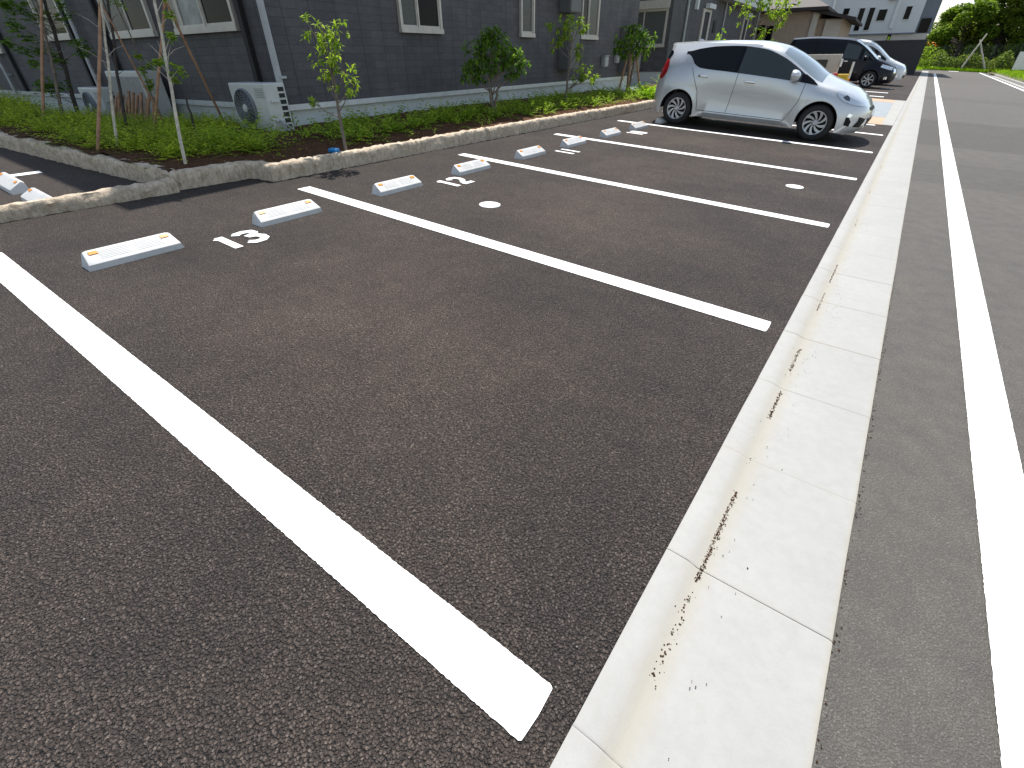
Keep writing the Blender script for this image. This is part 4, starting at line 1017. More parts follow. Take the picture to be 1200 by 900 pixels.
def vparams(paint):
    return dict(cat='minivan', paint=paint,
  rx=[-2.33,-2.38,-2.40,-2.39,-2.36,-2.34,-2.28,-2.22,-2.22,-2.22],
  fx=[2.26,2.34,2.38,2.36,2.30,2.27,2.24,2.20,2.18,2.17],
  ar=0.4, af=0.75, mid=(-2.0, 1.62), wheels=(-1.42, 1.43), Ra=0.37, tr=0.325, tw=0.20, rr=0.225,
  z=[[(-2.4,.26),(2.3,.21)], [(-2.4,.36),(2.3,.30)], [(-2.4,.55),(2.3,.48)], [(-2.4,.76),(1.3,.72),(2.36,.64)],
     [(-2.4,1.00),(0,.99),(1.2,.95),(1.7,.88),(2.3,.74)],
     [(-2.34,1.12),(-2.1,1.12),(0,1.08),(.8,1.03),(1.2,1.0),(1.5,.98),(1.7,.94),(2.27,.78)],
     [(-2.28,1.5),(-2.0,1.56),(-1,1.62),(0,1.61),(.5,1.55),(.9,1.38),(1.25,1.15),(1.5,1.01),(1.7,.97),(2.24,.82)],
     [(-2.22,1.66),(-1,1.74),(0,1.73),(.4,1.69),(.8,1.52),(1.2,1.26),(1.5,1.06),(1.7,1.0),(2.2,.85)],
     [(-2.22,1.72),(-1,1.81),(0,1.80),(.4,1.76),(.8,1.58),(1.2,1.31),(1.5,1.11),(1.7,1.03),(2.18,.87)],
     [(-2.22,1.73),(-1,1.82),(0,1.81),(.4,1.77),(.8,1.59),(1.2,1.32),(1.5,1.12),(1.7,1.04),(2.17,.875)]],
  w=[[(-2.4,.80),(2.3,.80)],[(-2.4,.84),(2.3,.84)],[(-2.4,.855),(2.3,.855)],[(-2.4,.855),(2.3,.83)],[(-2.4,.84),(2.3,.80)],[(-2,.7),(2,.7)],[(-2,.6),(2,.6)],
     [(-2.2,.66),(0,.68),(1.2,.73),(1.6,.73),(2.2,.66)],[(-2.2,.4),(1.2,.45),(2.2,.4)],[(-3,0),(3,0)]],
  dlo=(-1.98, 1.36), ws=(0.45, 1.52), rg=dict(rows=(5,), cols=7), pillars=[(-1.05,.04),(0.10,.05),(0.84,.05)],
  seams=[[(0.10,1.05),(0.10,.35)],[(0.98,1.0),(0.98,.6),(0.92,.34)],[(-1.0,1.05),(-1.0,.7),(-0.92,.4)],[(-0.92,.34),(0.92,.34)]],
  bright=[], handles=[(-0.75,.98),(0.30,.95)], chromeh=True,
  sidedecals=[([(-2.31,.85),(-2.22,.85),(-2.22,1.4),(-2.29,1.4)], 'tail_lamp', m_redlens, 0.01), ([(1.72,.80),(1.95,.74),(2.17,.70),(2.17,.80),(1.95,.86),(1.75,.90)], 'headlamp', m_lamp, 0.01),
              ([(1.98,.36),(2.10,.36),(2.10,.46),(2.0,.46)], 'fog_lamp', m_chrome, 0.01)],
  sail=[(1.12,1.02),(1.34,1.0),(1.38,.99),(1.26,1.10),(1.12,1.2)], mirror=(1.02,0.97,1.10),
  frontdecals=[([(-.55,.34),(.55,.34),(.55,.46),(-.55,.46)], 'lower_grille', m_blackpl, 0.006), ([(-.6,.60),(.6,.60),(.6,.76),(-.6,.76)], 'upper_grille', m_chrome, 0.006), ([(-.17,.47),(.17,.47),(.17,.57),(-.17,.57)], 'number_plate', m_white, 0.02)],
  reardecals=[([(-.30,.80),(.30,.80),(.30,.95),(-.30,.95)], 'number_plate', m_white)],
  spokes=7, swirl=0.0, sw=(0.16,0.24))
van, _ = make_car(ground(-3.12, 29.9, 0.0), vparams(m_blackcar), 'dark navy minivan parked past the blue path, nose towards the road', 'parked_minivan')
vw, _ = make_car(ground(-2.85, 33.4, 0.0), vparams(m_whitecar), 'white minivan parked just behind the dark navy one, only its nose and roof edge showing', 'parked_minivan')

# ---------------------------------------------------------------- plants
def leaf(mb, p, d, n, L, W):
    # pointed leaf of two quads bent along the midrib
    d = d.normalized(); s_ = d.cross(n).normalized(); n = s_.cross(d)
    b = len(mb.v)
    mb.v += [tuple(p), tuple(p+d*L*0.45+s_*W*0.5+n*W*0.15), tuple(p+d*L-n*L*0.12), tuple(p+d*L*0.45-s_*W*0.5+n*W*0.15), tuple(p+d*L*0.5)]
    mb.f += [(b, b+4, b+1), (b+1, b+4, b+2), (b+2, b+4, b+3), (b+3, b+4, b)]
def card(mb, p, r_, L, W):
    d = Vector((r_.gauss(0,1), r_.gauss(0,1), r_.gauss(0,0.6))).normalized(); n = Vector((r_.gauss(0,0.6), r_.gauss(0,0.6), 1)).normalized()
    s_ = d.cross(n).normalized(); b = len(mb.v)
    mb.v += [tuple(p-d*L*.5), tuple(p+s_*W*.5), tuple(p+d*L*.5), tuple(p-s_*W*.5)]; mb.f.append((b, b+1, b+2, b+3))
def rv(r_, s_=1.0): return Vector((r_.gauss(0, s_), r_.gauss(0, s_), r_.gauss(0, s_)))

def small_tree(T, H, trunk_r, mat_t, mat_l, label, clumps, seed, name='young_tree', Lf=0.07, stems=1, lean=(0,0), nleaf=60, drop=0.3, cat='tree'):
    r_ = random.Random(seed); root = empty(name, T, label, cat)
    mb = MB(); tips = []
    for s_ in range(stems):
        a = s_*2.1+seed; ox, oy = (0.06*math.cos(a), 0.06*math.sin(a)) if stems > 1 else (0, 0)
        pts = [Vector((ox*0.3, oy*0.3, -0.05))]
        for k in range(1, 9):
            u = k/8; pts.append(Vector((lean[0]*u*H+ox*u*2+r_.gauss(0, .008), lean[1]*u*H+oy*u*2+r_.gauss(0, .008), H*u)))
        mb.tube(pts, [trunk_r*(1-0.7*k/8) for k in range(9)], 7)
    for (cx_, cy_, cz_, cr) in clumps:
        base = Vector((lean[0]*cz_*0.8, lean[1]*cz_*0.8, max(0.15, cz_-cr*1.6-0.08)))
        c_ = Vector((cx_, cy_, cz_)); md = base.lerp(c_, 0.6)+Vector((0, 0, -0.03))
        mb.tube([base, md, c_], [trunk_r*0.4, trunk_r*0.28, trunk_r*0.12], 5)
        for _ in range(5):
            e = c_ + rv(r_, cr*0.55); mb.tube([md.lerp(c_, .5), e], [trunk_r*0.15, trunk_r*0.06], 4)
    mb.build('trunk', mat_t, root, smooth=True)
    mb = MB()
    for (cx_, cy_, cz_, cr) in clumps:
        c_ = Vector((cx_, cy_, cz_)); nt = max(4, int(nleaf*cr*cr/0.02/6))
        for _ in range(nt):
            tip = c_ + rv(r_, cr*0.5); ax_ = (tip-c_+Vector((0,0,0.02))+rv(r_, .02)).normalized()
            for k in range(7):
                a = k*2.4+r_.random(); sd = ax_.orthogonal().normalized(); sd = Matrix.Rotation(a, 3, ax_) @ sd
                d = (sd*0.9 + ax_*0.4 - Vector((0,0,drop))).normalized()
                leaf(mb, tip+ax_*r_.uniform(-.03,.03), d, Vector((0,0,1))+rv(r_, .25), Lf*r_.uniform(.7,1.15), Lf*0.38)
    mb.build('leaves', mat_l, root)
    return root
# slim tree with bright leaves (left of the first east window)
small_tree(plumb(-5.19, 3.52, 0.15), 1.25, 0.022, m_bark, m_leafbright, 'slim young tree with bright leaves on a bare stem, by the nearest east window',
   [(-.04,0,1.16,.13),(.07,.03,1.10,.12),(-.14,-.05,1.22,.09),(.10,.1,1.20,.09),(-.02,.0,0.98,.13),(-.13,-.03,.86,.10),(-.1,0,.74,.08),(.16,.1,.84,.09),(.24,.12,.72,.09),(.16,.06,.62,.08),(-.16,-.18,.52,.05),(.0,.0,.86,.10)], 31, lean=(-0.03,0.03), nleaf=85, Lf=0.07)
# rounded shrub-tree
small_tree(plumb(-5.95, 7.45, 0.15), 0.62, 0.035, m_bark, m_leafdark, 'rounded small tree with dense dark green leaves on three short stems',
   [(0,0,1.0,.24),(.22,.2,.92,.20),(-.22,-.18,.88,.22),(-.3,-.05,.70,.18),(.3,.25,.72,.18),(0,0,1.22,.15),(-.1,-.05,1.15,.16),(.1,.05,.78,.22),(-.3,-.28,.66,.14),(.38,.3,.86,.12),(.16,.1,1.12,.13)], 32, stems=3, nleaf=85, Lf=0.105, drop=0.35)
small_tree(plumb(-6.05, 10.2, 0.15), 1.35, 0.028, m_bark, m_leafbright, 'slim young tree with pale green leaves in front of the lower grey meter box',
   [(0,0,1.42,.20),(-.28,-.2,1.50,.12),(.2,.12,1.45,.16),(-.1,0,1.22,.16),(-.2,-.1,1.10,.11),(.18,.1,1.05,.13),(.2,.12,.88,.11),(.35,.22,.62,.15),(.5,.3,.58,.12),(.25,.2,.55,.14)], 33, lean=(0.06,0.04), nleaf=48, Lf=0.11)
small_tree(plumb(-6.25, 13.9, 0.15), 1.0, 0.05, m_bark, m_leafdark, 'bushy topped small tree with drooping dark leaves by the grey utility cabinet',
   [(0,0,1.30,.26),(.28,.18,1.28,.20),(-.28,-.2,1.22,.20),(0,0,1.05,.22),(-.3,-.2,1.0,.16),(.25,.15,1.0,.16),(0,0,1.5,.14)], 34, stems=3, nleaf=40, Lf=0.15, drop=0.6)
# stakes of that tree
for k, (dx, dy) in enumerate([(-.2,-.25),(.05,-.15),(.3,.25)]):
    mb = MB(); mb.tube([(dx,dy,-0.1),(dx*0.3,dy*0.3,0.95)], 0.028, 8)
    tag(mb.build('wooden_stake', m_wood, T=plumb(-6.25, 13.9, 0.15)), ['thick support stake left of the bushy topped small tree', 'thick support stake under the middle of the bushy topped small tree', 'thick support stake right of the bushy topped small tree'][k], 'stake', 'support stakes in the planting bed')
# the stand of staked trees at left. pixel-free: each given by foot and top in lot coordinates
def pole(foot, top, r_, mat, name, label, cat, group=None, knots=0):
    f, t_ = Vector(foot), Vector(top); mb = MB(); rr_ = random.Random(int(abs(foot[0])*100))
    pts = [f.lerp(t_, k/8)+rv(rr_, 0.006 if mat is not m_wood else 0.002) for k in range(9)]
    mb.tube([p-f for p in pts], [r_*(1-0.035*k) for k in range(9)], 9)
    o = mb.build(name, mat, T=Matrix.Translation(f), smooth=True); tag(o, label, cat, group); return o
SG = 'support stakes in the planting bed'
def thin_tree(foot, top, r_, bark, leafm, label, clumps, seed, Lf=0.055, nleaf=30, twigs=10):
    f, t_ = Vector(foot), Vector(top); rr_ = random.Random(seed)
    root = empty('young_tree', Matrix.Translation(f), label, 'tree'); mb = MB()
    ax_ = t_-f
    pts = [ax_*(k/10)+rv(rr_, 0.008) for k in range(11)]; pts[0] = Vector((0,0,-0.05))
    mb.tube(pts, [r_*(1-0.05*k) for k in range(11)], 8)
    for _ in range(twigs):
        u = rr_.uniform(0.3, 0.95); b = ax_*u; e = b+Vector((rr_.gauss(0,.10), rr_.gauss(0,.10), rr_.uniform(.05,.22)))
        mb.tube([b, b.lerp(e,.5)+Vector((0,0,.02)), e], [r_*.18, r_*.12, r_*.05], 4)
    for (u, dx, dy, dz, cr) in clumps:
        b = ax_*u; e = b+Vector((dx,dy,dz)); mb.tube([b-ax_*0.04, e], [r_*.2, r_*.08], 4)
    mb.build('trunk', bark, root, smooth=True)
    if clumps:
        mb = MB()
        for (u, dx, dy, dz, cr) in clumps:
            c_ = ax_*u+Vector((dx,dy,dz))
            for _ in range(max(5, int(nleaf*cr/0.1))):
                tip = c_+rv(rr_, cr*.5); a0 = rr_.random()*6
                for k in range(6):
                    a = a0+k*1.05; leaf(mb, tip, Vector((math.cos(a), math.sin(a), -.15+rr_.gauss(0,.3))), Vector((0,0,1))+rv(rr_,.3), Lf*rr_.uniform(.6,1.1), Lf*.4)
        mb.build('leaves', leafm, root)
    return root
def V(*a): return Vector(a)
def ext(f, t_, k): f, t_ = Vector(f), Vector(t_); return tuple(f+(t_-f)*k)
# clumps are (fraction along stem, dx, dy, dz, radius)
thin_tree((-5.64,1.85,0.16), ext((-5.64,1.85,.18),(-5.73,2.18,1.85),1.3), 0.0175, m_birch, m_leafbright, 'pale barked young tree leaning over the corner of the stone kerb',
   [(.48,.05,.06,.04,.035),(.38,.07,.06,.0,.05),(.40,-.05,-.05,.02,.05),(.57,.04,.08,.0,.04),(.34,-.03,.05,.0,.03),(.62,.02,.1,.05,.05),(.95,-.25,.25,.1,.12),(1.0,-.15,.2,.1,.14),(1.0,-.35,.1,.0,.12)], 41, Lf=0.05)
pole((-8.06,2.57,0.16), ext((-8.06,2.57,.18),(-7.38,3.0,1.7),1.15), 0.0175, m_wood, 'wooden_stake', 'tall reddish brown stake just left of the pale barked tree', 'stake', SG)
pole((-8.07,3.54,0.16), ext((-8.07,3.54,.18),(-7.25,2.86,1.66),1.1), 0.0175, m_wood, 'wooden_stake', 'long brown stake slanting up from the corner air conditioner to the pale barked tree', 'stake', SG)
pole((-7.39,2.80,0.1), (-7.40,2.83,0.58), 0.016, m_darkbark, 'wooden_stake', 'short dark stick standing in the ground cover right of the pale barked tree', 'stake', SG)
pole((-6.98,1.54,0.16), ext((-6.98,1.54,.18),(-6.98,2.21,1.72),1.2), 0.0175, m_wood, 'wooden_stake', 'upright brown stake in front of the louvred unit', 'stake', SG)
pole((-8.76,2.98,0.16), ext((-8.76,2.98,.18),(-8.59,2.69,1.55),1.1), 0.014, m_wood, 'wooden_stake', 'thin stake slanting behind the bare dark tree towards the louvred unit', 'stake', SG)
pole((-9.54,1.76,0.16), ext((-9.54,1.76,.18),(-9.45,2.44,1.80),1.15), 0.019, m_wood, 'wooden_stake', 'brown stake among the drooping green branches at the left edge', 'stake', SG)
thin_tree((-7.01,1.73,0.16), ext((-7.01,1.73,.18),(-6.95,2.16,1.64),1.35), 0.016, m_birch, m_leafbright, 'pale stem close beside the upright brown stake in front of the louvred unit', [(.95,.1,0,.1,.2),(.85,-.15,.1,.1,.18),(1.0,0,0,.2,.25)], 42)
thin_tree((-8.66,2.45,0.16), ext((-8.66,2.45,.18),(-8.61,2.85,1.83),1.2), 0.022, m_darkbark, m_leafdark, 'bare dark stemmed tree between the brown stakes', [], 43, twigs=26)
lf = [(-9.91,2.06,1.43),(-9.87,2.21,1.48),(-9.86,2.24,1.35),(-9.82,2.39,1.4),(-9.9,2.05,1.2),(-9.87,2.13,1.11),(-9.93,1.9,1.06),(-9.86,2.16,0.97),(-9.83,2.29,0.95),(-9.81,2.32,0.87),(-9.82,2.21,0.57),(-9.85,2.11,0.59),(-9.91,2.02,1.25),(-9.73,2.62,.98),(-9.72,2.67,1.03),(-9.74,2.61,1.08),(-9.89,2.03,.97),(-9.88,2.05,.82),(-9.85,2.09,.49),(-9.88,1.99,.57),(-9.75,2.63,1.46),(-9.77,2.55,1.36),(-9.92,2.04,1.47),(-10.1,2.0,1.7),(-9.6,2.5,1.75),(-9.9,2.3,1.95),(-10.3,2.2,1.5)]
def rel(pts, foot, top, r_, hi):
    f, t_ = Vector(foot), Vector(top); out = []
    for p in pts:
        u = min(0.98, max(0.12, (p[2]-0.10-f.z)/(t_.z-f.z))); b = f+(t_-f)*u; d = Vector(p)-b; out.append((u, d.x, d.y, d.z, r_))
    return out
fA, tA = (-9.79,2.26,.16), ext((-9.79,2.26,.18),(-9.81,2.5,1.81),1.25)
thin_tree(fA, tA, 0.030, m_darkbark, m_leafdark, 'dark trunked tree with drooping dark green leaves near the left edge', rel(lf[::2], fA, tA, .085, 0), 44, Lf=0.06, nleaf=22)
fB, tB = (-9.74,2.05,.16), ext((-9.74,2.05,.18),(-9.73,2.37,1.57),1.3)
thin_tree(fB, tB, 0.024, m_bark, m_leafdark, 'slim leafy tree standing left of the dark trunked one', rel(lf[1::2], fB, tB, .08, 0), 45, Lf=0.06, nleaf=20)
thin_tree((-8.79,2.99,0.16), (-8.84,2.95,1.9), 0.012, m_bark, m_leafbright, 'thin sapling with sparse bright leaves before the louvred unit', [(.36,0,.0,0,.05),(.28,.03,0,0,.06),(.46,0,0,0,.05),(.40,.05,.1,0,.05),(.25,0,0,0,.05),(.8,.1,0,.1,.15),(1,0,0,.1,.2)], 46, Lf=.055)
tag(MB().bbox(-0.06,0.06,-0.04,0.04,0,0.045,0.012).build('valve_box_lid', m_blue, T=ground(-5.20,3.36,0.155,0.2)), 'small bright blue lid lying on the soil beside the stone kerb', 'lid')

# low leafy ground cover under the trees (nobody could count it)
def cover(name, mat, label, seed, pts, L, W, H, n):
    r_ = random.Random(seed); mb = MB()
    for (x, y, s_) in pts:
        for k in range(int(n*s_*s_)):
            a = r_.random()*6.28; el = r_.uniform(0.15, 1.3); d = Vector((math.cos(a)*math.cos(el), math.sin(a)*math.cos(el), math.sin(el)))
            ln = H*s_*r_.uniform(0.35, 1.0); b = Vector((x+r_.gauss(0,.03)*s_, y+r_.gauss(0,.03)*s_, 0.15-(soildrop(x, y) if y < 6 else 0))); 
            # arching stem with leaflets either side
            side = d.cross(Vector((0,0,1))).normalized()
            for q in range(2, 7):
                u = q/6; p = b + d*ln*u + Vector((d.x, d.y, 0))*ln*0.35*u*u - Vector((0,0,1))*ln*0.18*u*u
                for sg_ in (-1, 1):
                    leaf(mb, p, side*sg_ + d*0.7 + rv(r_, .15), Vector((0,0,1))+rv(r_, .3), L*r_.uniform(.6,1.1)*(1.15-u*.5), W)
    return tag(mb.build(name, mat), label, kind='stuff')
r_ = random.Random(77); pts = []
for k in range(430):
    x = r_.uniform(-12.5, -5.7); y = r_.uniform(1.2, 3.6 if x < -7.2 else 2.9)
    yk = (1.54+(x+5.80)*0.147 if x > -9.03 else 1.09+(x+9.03)*0.106) + (0.22 if x < -6.0 else 0.40)
    if y > yk and not (x > -6.0 and y < 2.1): pts.append((x, y, r_.uniform(.7, 1.1)))
m_cover2 = leafmat('fern_leaves', (0.07,0.12,0.02), (0.19,0.26,0.04), (0.38,0.45,0.08), 0.4)
half = pts[::3]; pts = [q for i_, q in enumerate(pts) if i_ % 3]
cover('fern_cover', m_cover2, 'taller feathery dull green ferns mixed into the lime ground cover', 81, [(x, y, s_*1.25) for x, y, s_ in half], 0.034, 0.012, 0.34, 26)
cover('ground_cover', m_cover, 'thick lime green ground cover in the planting bed at left', 78, pts, 0.050, 0.020, 0.34, 24)
pts = []
for k in range(330):
    y = 2.5 + 11.6*(r_.random()**1.0); x = r_.uniform(-6.75, -5.45 if y > 3 else -5.8)
    w_ = r_.uniform(.55, 1.05)
    if r_.random() < 0.75 + 0.25*math.sin(y*3.1): pts.append((x, y, w_))
cover('ground_cover', m_leafbright, 'looser green shrubs along the foundation of the dark building', 79, pts, 0.062, 0.026, 0.42, 16)
pts = [(r_.uniform(-6.9,-5.4), r_.uniform(17.6,24), r_.uniform(.9,1.4)) for k in range(120)] + [(r_.uniform(-6.0,-5.3), r_.uniform(13.2,14.0), r_.uniform(.9,1.2)) for k in range(16)]
cover('ground_cover', m_grass, 'sunlit lime green shrubs in the far bed beyond the silver car', 80, pts, 0.09, 0.03, 0.42, 16)
# dry twigs and litter on the soil
r2 = random.Random(12); mb = MB()
for k in range(900):
    x = r2.uniform(-9.5, -5.25); y = r2.uniform(1.4, 6.0)
    if not inbed(x, y): continue
    p = Vector((x, y, 0.165+r2.random()*0.02)); card(mb, p, r2, r2.uniform(.015,.035), .008)
tag(mb.build('litter', m_wood), 'dry brown leaf litter on the planting soil', kind='stuff')
mb = MB()
for k in range(50):
    y = r2.uniform(2.6, 13.5); x = r2.uniform(-5.6, -5.25)
    for q in range(5):
        a = r2.random()*6.28; card(mb, Vector((x+math.cos(a)*.03, y+math.sin(a)*.03, .17+r2.random()*.05)), r2, .04, .012)
tag(mb.build('weeds', m_leafbright), 'small weeds sprouting along the stone kerb', kind='stuff')

# bushes and trees of the far bed, seen over the silver car
small_tree(plumb(-5.6, 19.0, 0.1), 0.9, 0.03, m_bark, m_grass, 'sunlit lime green bush showing above the roof of the silver car', [(0,0,1.2,.22),(.2,.1,1.0,.25),(-.25,0,.95,.25),(0,0,1.45,.15),(.1,0,.7,.3)], 51, nleaf=26, Lf=0.13, stems=3, cat='bush')
small_tree(plumb(-5.4, 23.0, 0.1), 2.2, 0.04, m_bark, m_leafbright, 'leafy young tree at the end of the white balcony, left of the tan house', [(0,0,2.6,.40),(.5,.2,2.5,.40),(-.5,0,2.3,.35),(.7,.1,2.15,.35),(.1,0,1.5,.3),(.5,0,1.3,.3),(-.3,0,3.0,.35),(-.5,0,2.9,.3),(.9,.2,2.6,.3)], 52, nleaf=15, Lf=0.17, stems=2)
small_tree(plumb(-5.4, 21.3, 0.1), 0.6, 0.03, m_bark, m_grass, 'low lime bush just above the windscreen of the silver car', [(0,0,.8,.25),(.4,0,.75,.22),(-.5,0,.85,.25),(.7,.2,.7,.2)], 53, nleaf=20, Lf=0.13, stems=3, cat='bush')
small_tree(plumb(-6.2, 30.0, 0.1), 0.8, 0.04, m_bark, m_leafdark, 'dark shrub at the tail of the dark minivan', [(0,0,.9,.35),(.5,.2,.8,.3),(-.5,0,1.0,.35),(0,0,1.3,.3)], 54, nleaf=12, Lf=0.17, stems=3, cat='bush')

# ---------------------------------------------------------------- the wood at the end of the road
def big_tree(x, y, H, R_, seed, label, mat, base=0.25, n=9000, L=0.34):
    n = int(n*1.7)
    r_ = random.Random(seed); root = empty('broadleaf_tree', plumb(x, y, -0.2), label, 'tree', 'trees of the wood behind the mesh fence')
    mb = MB(); tips = []
    mb.tube([(0,0,0),(0.1,0,H*.25),(0.0,.1,H*.5),(.1,0,H*.8)], [H*.03,H*.024,H*.016,H*.006], 9)
    blobs = []
    for k in range(34):
        u = r_.uniform(base, 1.0); a = r_.random()*6.28; rr = R_*math.sqrt(max(0.05, 1-((u-0.5)/0.56)**2))*r_.uniform(.45,.95)
        c_ = Vector((math.cos(a)*rr, math.sin(a)*rr, H*u)); blobs.append((c_, R_*r_.uniform(.20,.40)))
        mb.tube([(0,0,H*u*.7), tuple(c_*.5+Vector((0,0,H*u*.37))), tuple(c_)], [H*.010, H*.007, H*.002], 5)
    mb.build('trunk', m_darkbark, root, smooth=True)
    mb = MB(); tot = sum(b[1]**2 for b in blobs)
    for c_, br in blobs:
        for _ in range(int(n*br*br/tot)):
            d = rv(r_).normalized(); p = c_ + d*br*(r_.random()**0.35)*Vector((1,1,1)).length/1.732
            p.z = c_.z + (p.z-c_.z)*0.75
            card(mb, p, r_, L*r_.uniform(.6,1.2), L*.55)
    mb.build('crown', mat, root); return root
wood = [(2.4,79,6.2,2.9,1,'nearest bushy tree at the left end of the wood, beside the strip of sky',m_leafforest,.08,9000),
        (5.6,80,7.5,3.4,2,'broad tree behind the A shaped prop poles',m_leafolive,.10,9000),
        (9.5,79,8.0,3.6,3,'broad dark tree at the right edge of the photo above the pale board',m_leafforest,.08,9000),
        (3.6,86,9.5,3.6,4,'taller tree rising behind the left end of the wood',m_leafforest,.2,7000),
        (8.0,87,11.5,4.6,5,'tallest dark tree at the top right corner',m_leafdark,.2,8000),
        (13.5,84,11,4.5,6,'tall tree beyond the right edge of the wood',m_leafforest,.1,6000),
        (0.4,82,4.6,2.3,7,'low round tree at the foot of the sky gap, next to the white house',m_leafolive,.1,3500),
        (12.8,76,5.0,2.5,8,'lower tree at the far right behind the grass verge',m_leafolive,.05,4000)]
for (x, y, H, R_, sd, lb, mt, bs, n) in wood: big_tree(x, y, H, R_, sd, lb, mt, bs, n, 0.36)
r_ = random.Random(91); mb = MB()
for k in range(9000):
    x = r_.uniform(-1.2, 14); y = r_.uniform(73.2, 76.5); h = 0.9+0.9*math.sin(x*1.3)**2+0.3*math.sin(x*3.1)
    card(mb, Vector((x, y, r_.uniform(-.1, h))), r_, .26, .12)
tag(mb.build('undergrowth', m_leafolive), 'tangled green undergrowth behind the mesh fence', kind='stuff')
mb = MB()
for k in range(5200):
    x = r_.uniform(5.7, 14); y = r_.uniform(46, 79)
    b = Vector((x, y, 0.05)); leaf(mb, b, Vector((r_.gauss(0,.4), r_.gauss(0,.4), 1)), Vector((1,0,0))+rv(r_,.3), r_.uniform(.2,.5), .09)
tag(mb.build('grass', m_grass), 'bright lime green grass on the verge right of the road', kind='stuff')
mb = MB()
for k in range(1800):
    x = r_.uniform(-1.0, 5.3); y = r_.uniform(71.9, 72.5) if x > 0.0 else r_.uniform(66, 72.4)
    leaf(mb, Vector((x, y, 0)), Vector((r_.gauss(0,.4), r_.gauss(0,.4), 1)), Vector((1,0,0))+rv(r_,.3), r_.uniform(.15,.40), .07)
tag(mb.build('grass', m_grass), 'green grass strip at the foot of the mesh fence', kind='stuff')
struct(sheet('verge', [(5.32,46),(40,46),(40,95),(5.32,95)], 0.045, None).build('verge', m_earth))
for k, (f, t_, lb) in enumerate([((3.15,72.9,.2),(3.85,73.6,3.1),'left, longer leg of the A shaped pair of prop poles behind the mesh fence'),((5.05,72.9,.2),(3.55,73.7,2.6),'right, shorter leg of the A shaped pair of prop poles behind the mesh fence')]):
    pole(f, t_, 0.09, m_birch, 'prop_pole', lb, 'pole')
mb = MB(); mb.bbox(0, 1.9, 0, 0.06, 0.35, 1.75, 0.02); 
bd = empty('notice_board', plumb(6.9, 71.0, 0), 'large pale board standing on the grass at the right edge', 'board'); mb.build('panel', m_white, bd)
mb = MB(); mb.box(0.15,0.22,0.07,0.13,-0.1,1.6); mb.build('leg', m_pipe, bd); mb = MB(); mb.box(1.6,1.67,0.07,0.13,-0.1,1.6); mb.build('leg', m_pipe, bd)
mb = MB(); mb.bbox(5.35,6.6,44.6,45.9,0,0.32,0.08); tag(mb.build('stone_block', m_bluegrey), 'grey stone block on the far kerb at the right edge', 'stone')
fl = empty('flowering_shrub', plumb(-0.1, 71.4, 0), 'tall stemmed plant with orange flowers at the end of the black fence', 'plant')
mb = MB(); r_ = random.Random(6)
for k in range(500): card(mb, Vector((r_.gauss(0,.45), r_.gauss(0,.2), r_.uniform(0,1.9))), r_, .22, .10)
mb.build('leaves', m_leafbright, fl); mb = MB()
for k in range(26): card(mb, Vector((r_.gauss(0,.18)+(-.15 if k % 2 else .3), r_.gauss(0,.1), r_.uniform(1.9,2.3))), r_, .14, .10)
mb.build('flowers', m_orange, fl)
# far hill line of trees closing the horizon
r_ = random.Random(17); mb = MB()
for k in range(9000):
    x = r_.uniform(-70, 90); h = 7+3*math.sin(x*.11)+2*math.sin(x*.37)
    if x < 12 and x > -3: h = 3.0
    card(mb, Vector((x, r_.uniform(125, 135), r_.uniform(-1, h))), r_, 1.5, .9)
tag(mb.build('treeline', m_leafforest), 'distant treeline beyond the houses', kind='stuff')

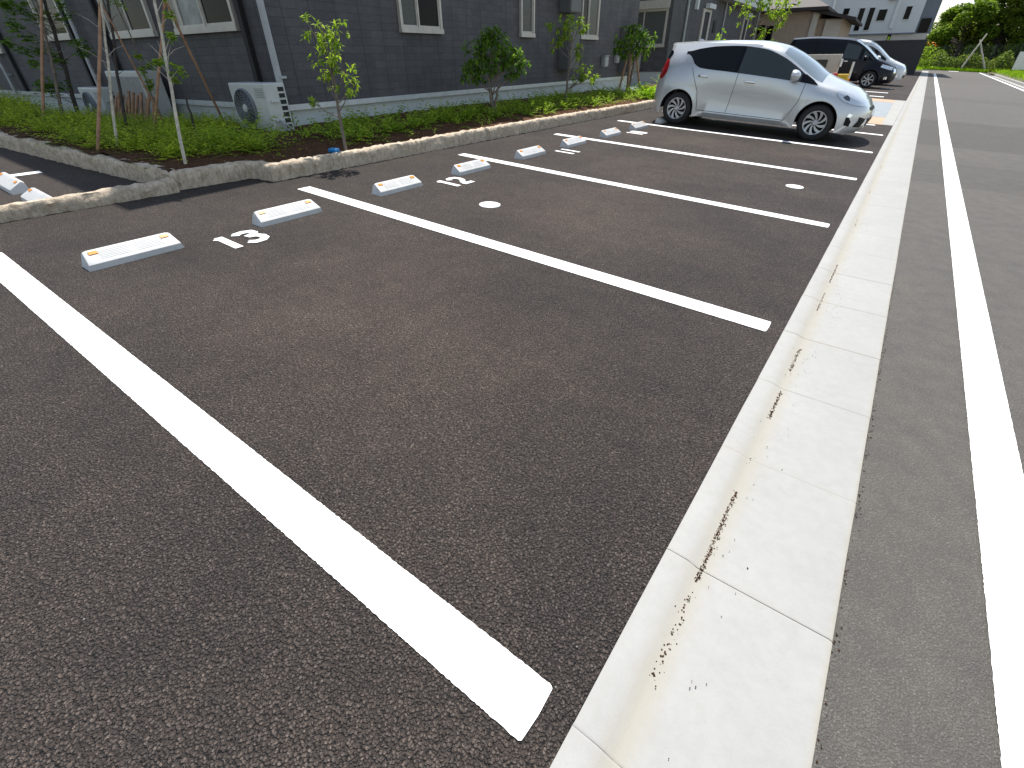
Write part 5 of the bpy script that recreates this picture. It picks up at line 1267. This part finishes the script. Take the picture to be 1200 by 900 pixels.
# ---------------------------------------------------------------- sun, sky, camera
SUN = Vector((-0.28, 0.42, 1.0)).normalized()
ROT = WORLD
for o in list(bpy.data.objects):
    if o.parent is None: o.matrix_world = ROT @ o.matrix_world
S = (ROT.to_3x3() @ SUN).normalized()
ld = bpy.data.lights.new('sun', 'SUN'); ld.energy = 4.6; ld.angle = R(0.53); ld.color = (1.0, 0.955, 0.89)
lo = bpy.data.objects.new('sun', ld); COL.objects.link(lo); lo.rotation_euler = S.to_track_quat('Z', 'Y').to_euler()
w = bpy.data.worlds.new('World'); scene.world = w; w.use_nodes = True; nt = w.node_tree
sky = nt.nodes.new('ShaderNodeTexSky'); sky.sky_type = 'NISHITA'; sky.sun_disc = False
sky.sun_elevation = math.asin(S.z); sky.sun_rotation = math.atan2(S.x, S.y); sky.altitude = 50; sky.air_density = 1.2; sky.dust_density = 0.5; sky.ozone_density = 1.0
bg = nt.nodes['Background']; bg.inputs['Strength'].default_value = 0.12; hs = nt.nodes.new('ShaderNodeHueSaturation'); hs.inputs['Saturation'].default_value = 0.72; nt.links.new(sky.outputs[0], hs.inputs['Color']); nt.links.new(hs.outputs[0], bg.inputs['Color'])

cd = bpy.data.cameras.new('camera'); cam = bpy.data.objects.new('camera', cd); COL.objects.link(cam); scene.camera = cam
F_, PITCH, YAW, ROLL = 551.14, 0.636065, 0.606811, 0.040702
cy_, sy_, cp_, sp_, cr_, sr_ = math.cos(YAW), math.sin(YAW), math.cos(PITCH), math.sin(PITCH), math.cos(ROLL), math.sin(ROLL)
fwd = Vector((-sy_*cp_, cy_*cp_, -sp_)); right = Vector((cy_, sy_, 0)); up0 = right.cross(fwd)
r2_ = right*cr_ + up0*sr_; u2_ = -right*sr_ + up0*cr_
m3 = Matrix((r2_, u2_, -fwd)).transposed()
cam.matrix_world = ROT @ (Matrix.Translation((0.1799, -0.4293, 1.3520)) @ m3.to_4x4())
cd.sensor_fit = 'HORIZONTAL'; cd.sensor_width = 36; cd.lens = F_/1200*36; cd.clip_start = 0.05; cd.clip_end = 2000
vs = scene.view_settings; vs.view_transform = 'Standard'; vs.look = 'None'; vs.exposure = 0.66; vs.gamma = 1.0; vs.use_curve_mapping = False
scene.render.resolution_x = 1024; scene.render.resolution_y = 768
scene.cycles.use_denoising = True; scene.cycles.max_bounces = 6; scene.cycles.diffuse_bounces = 3
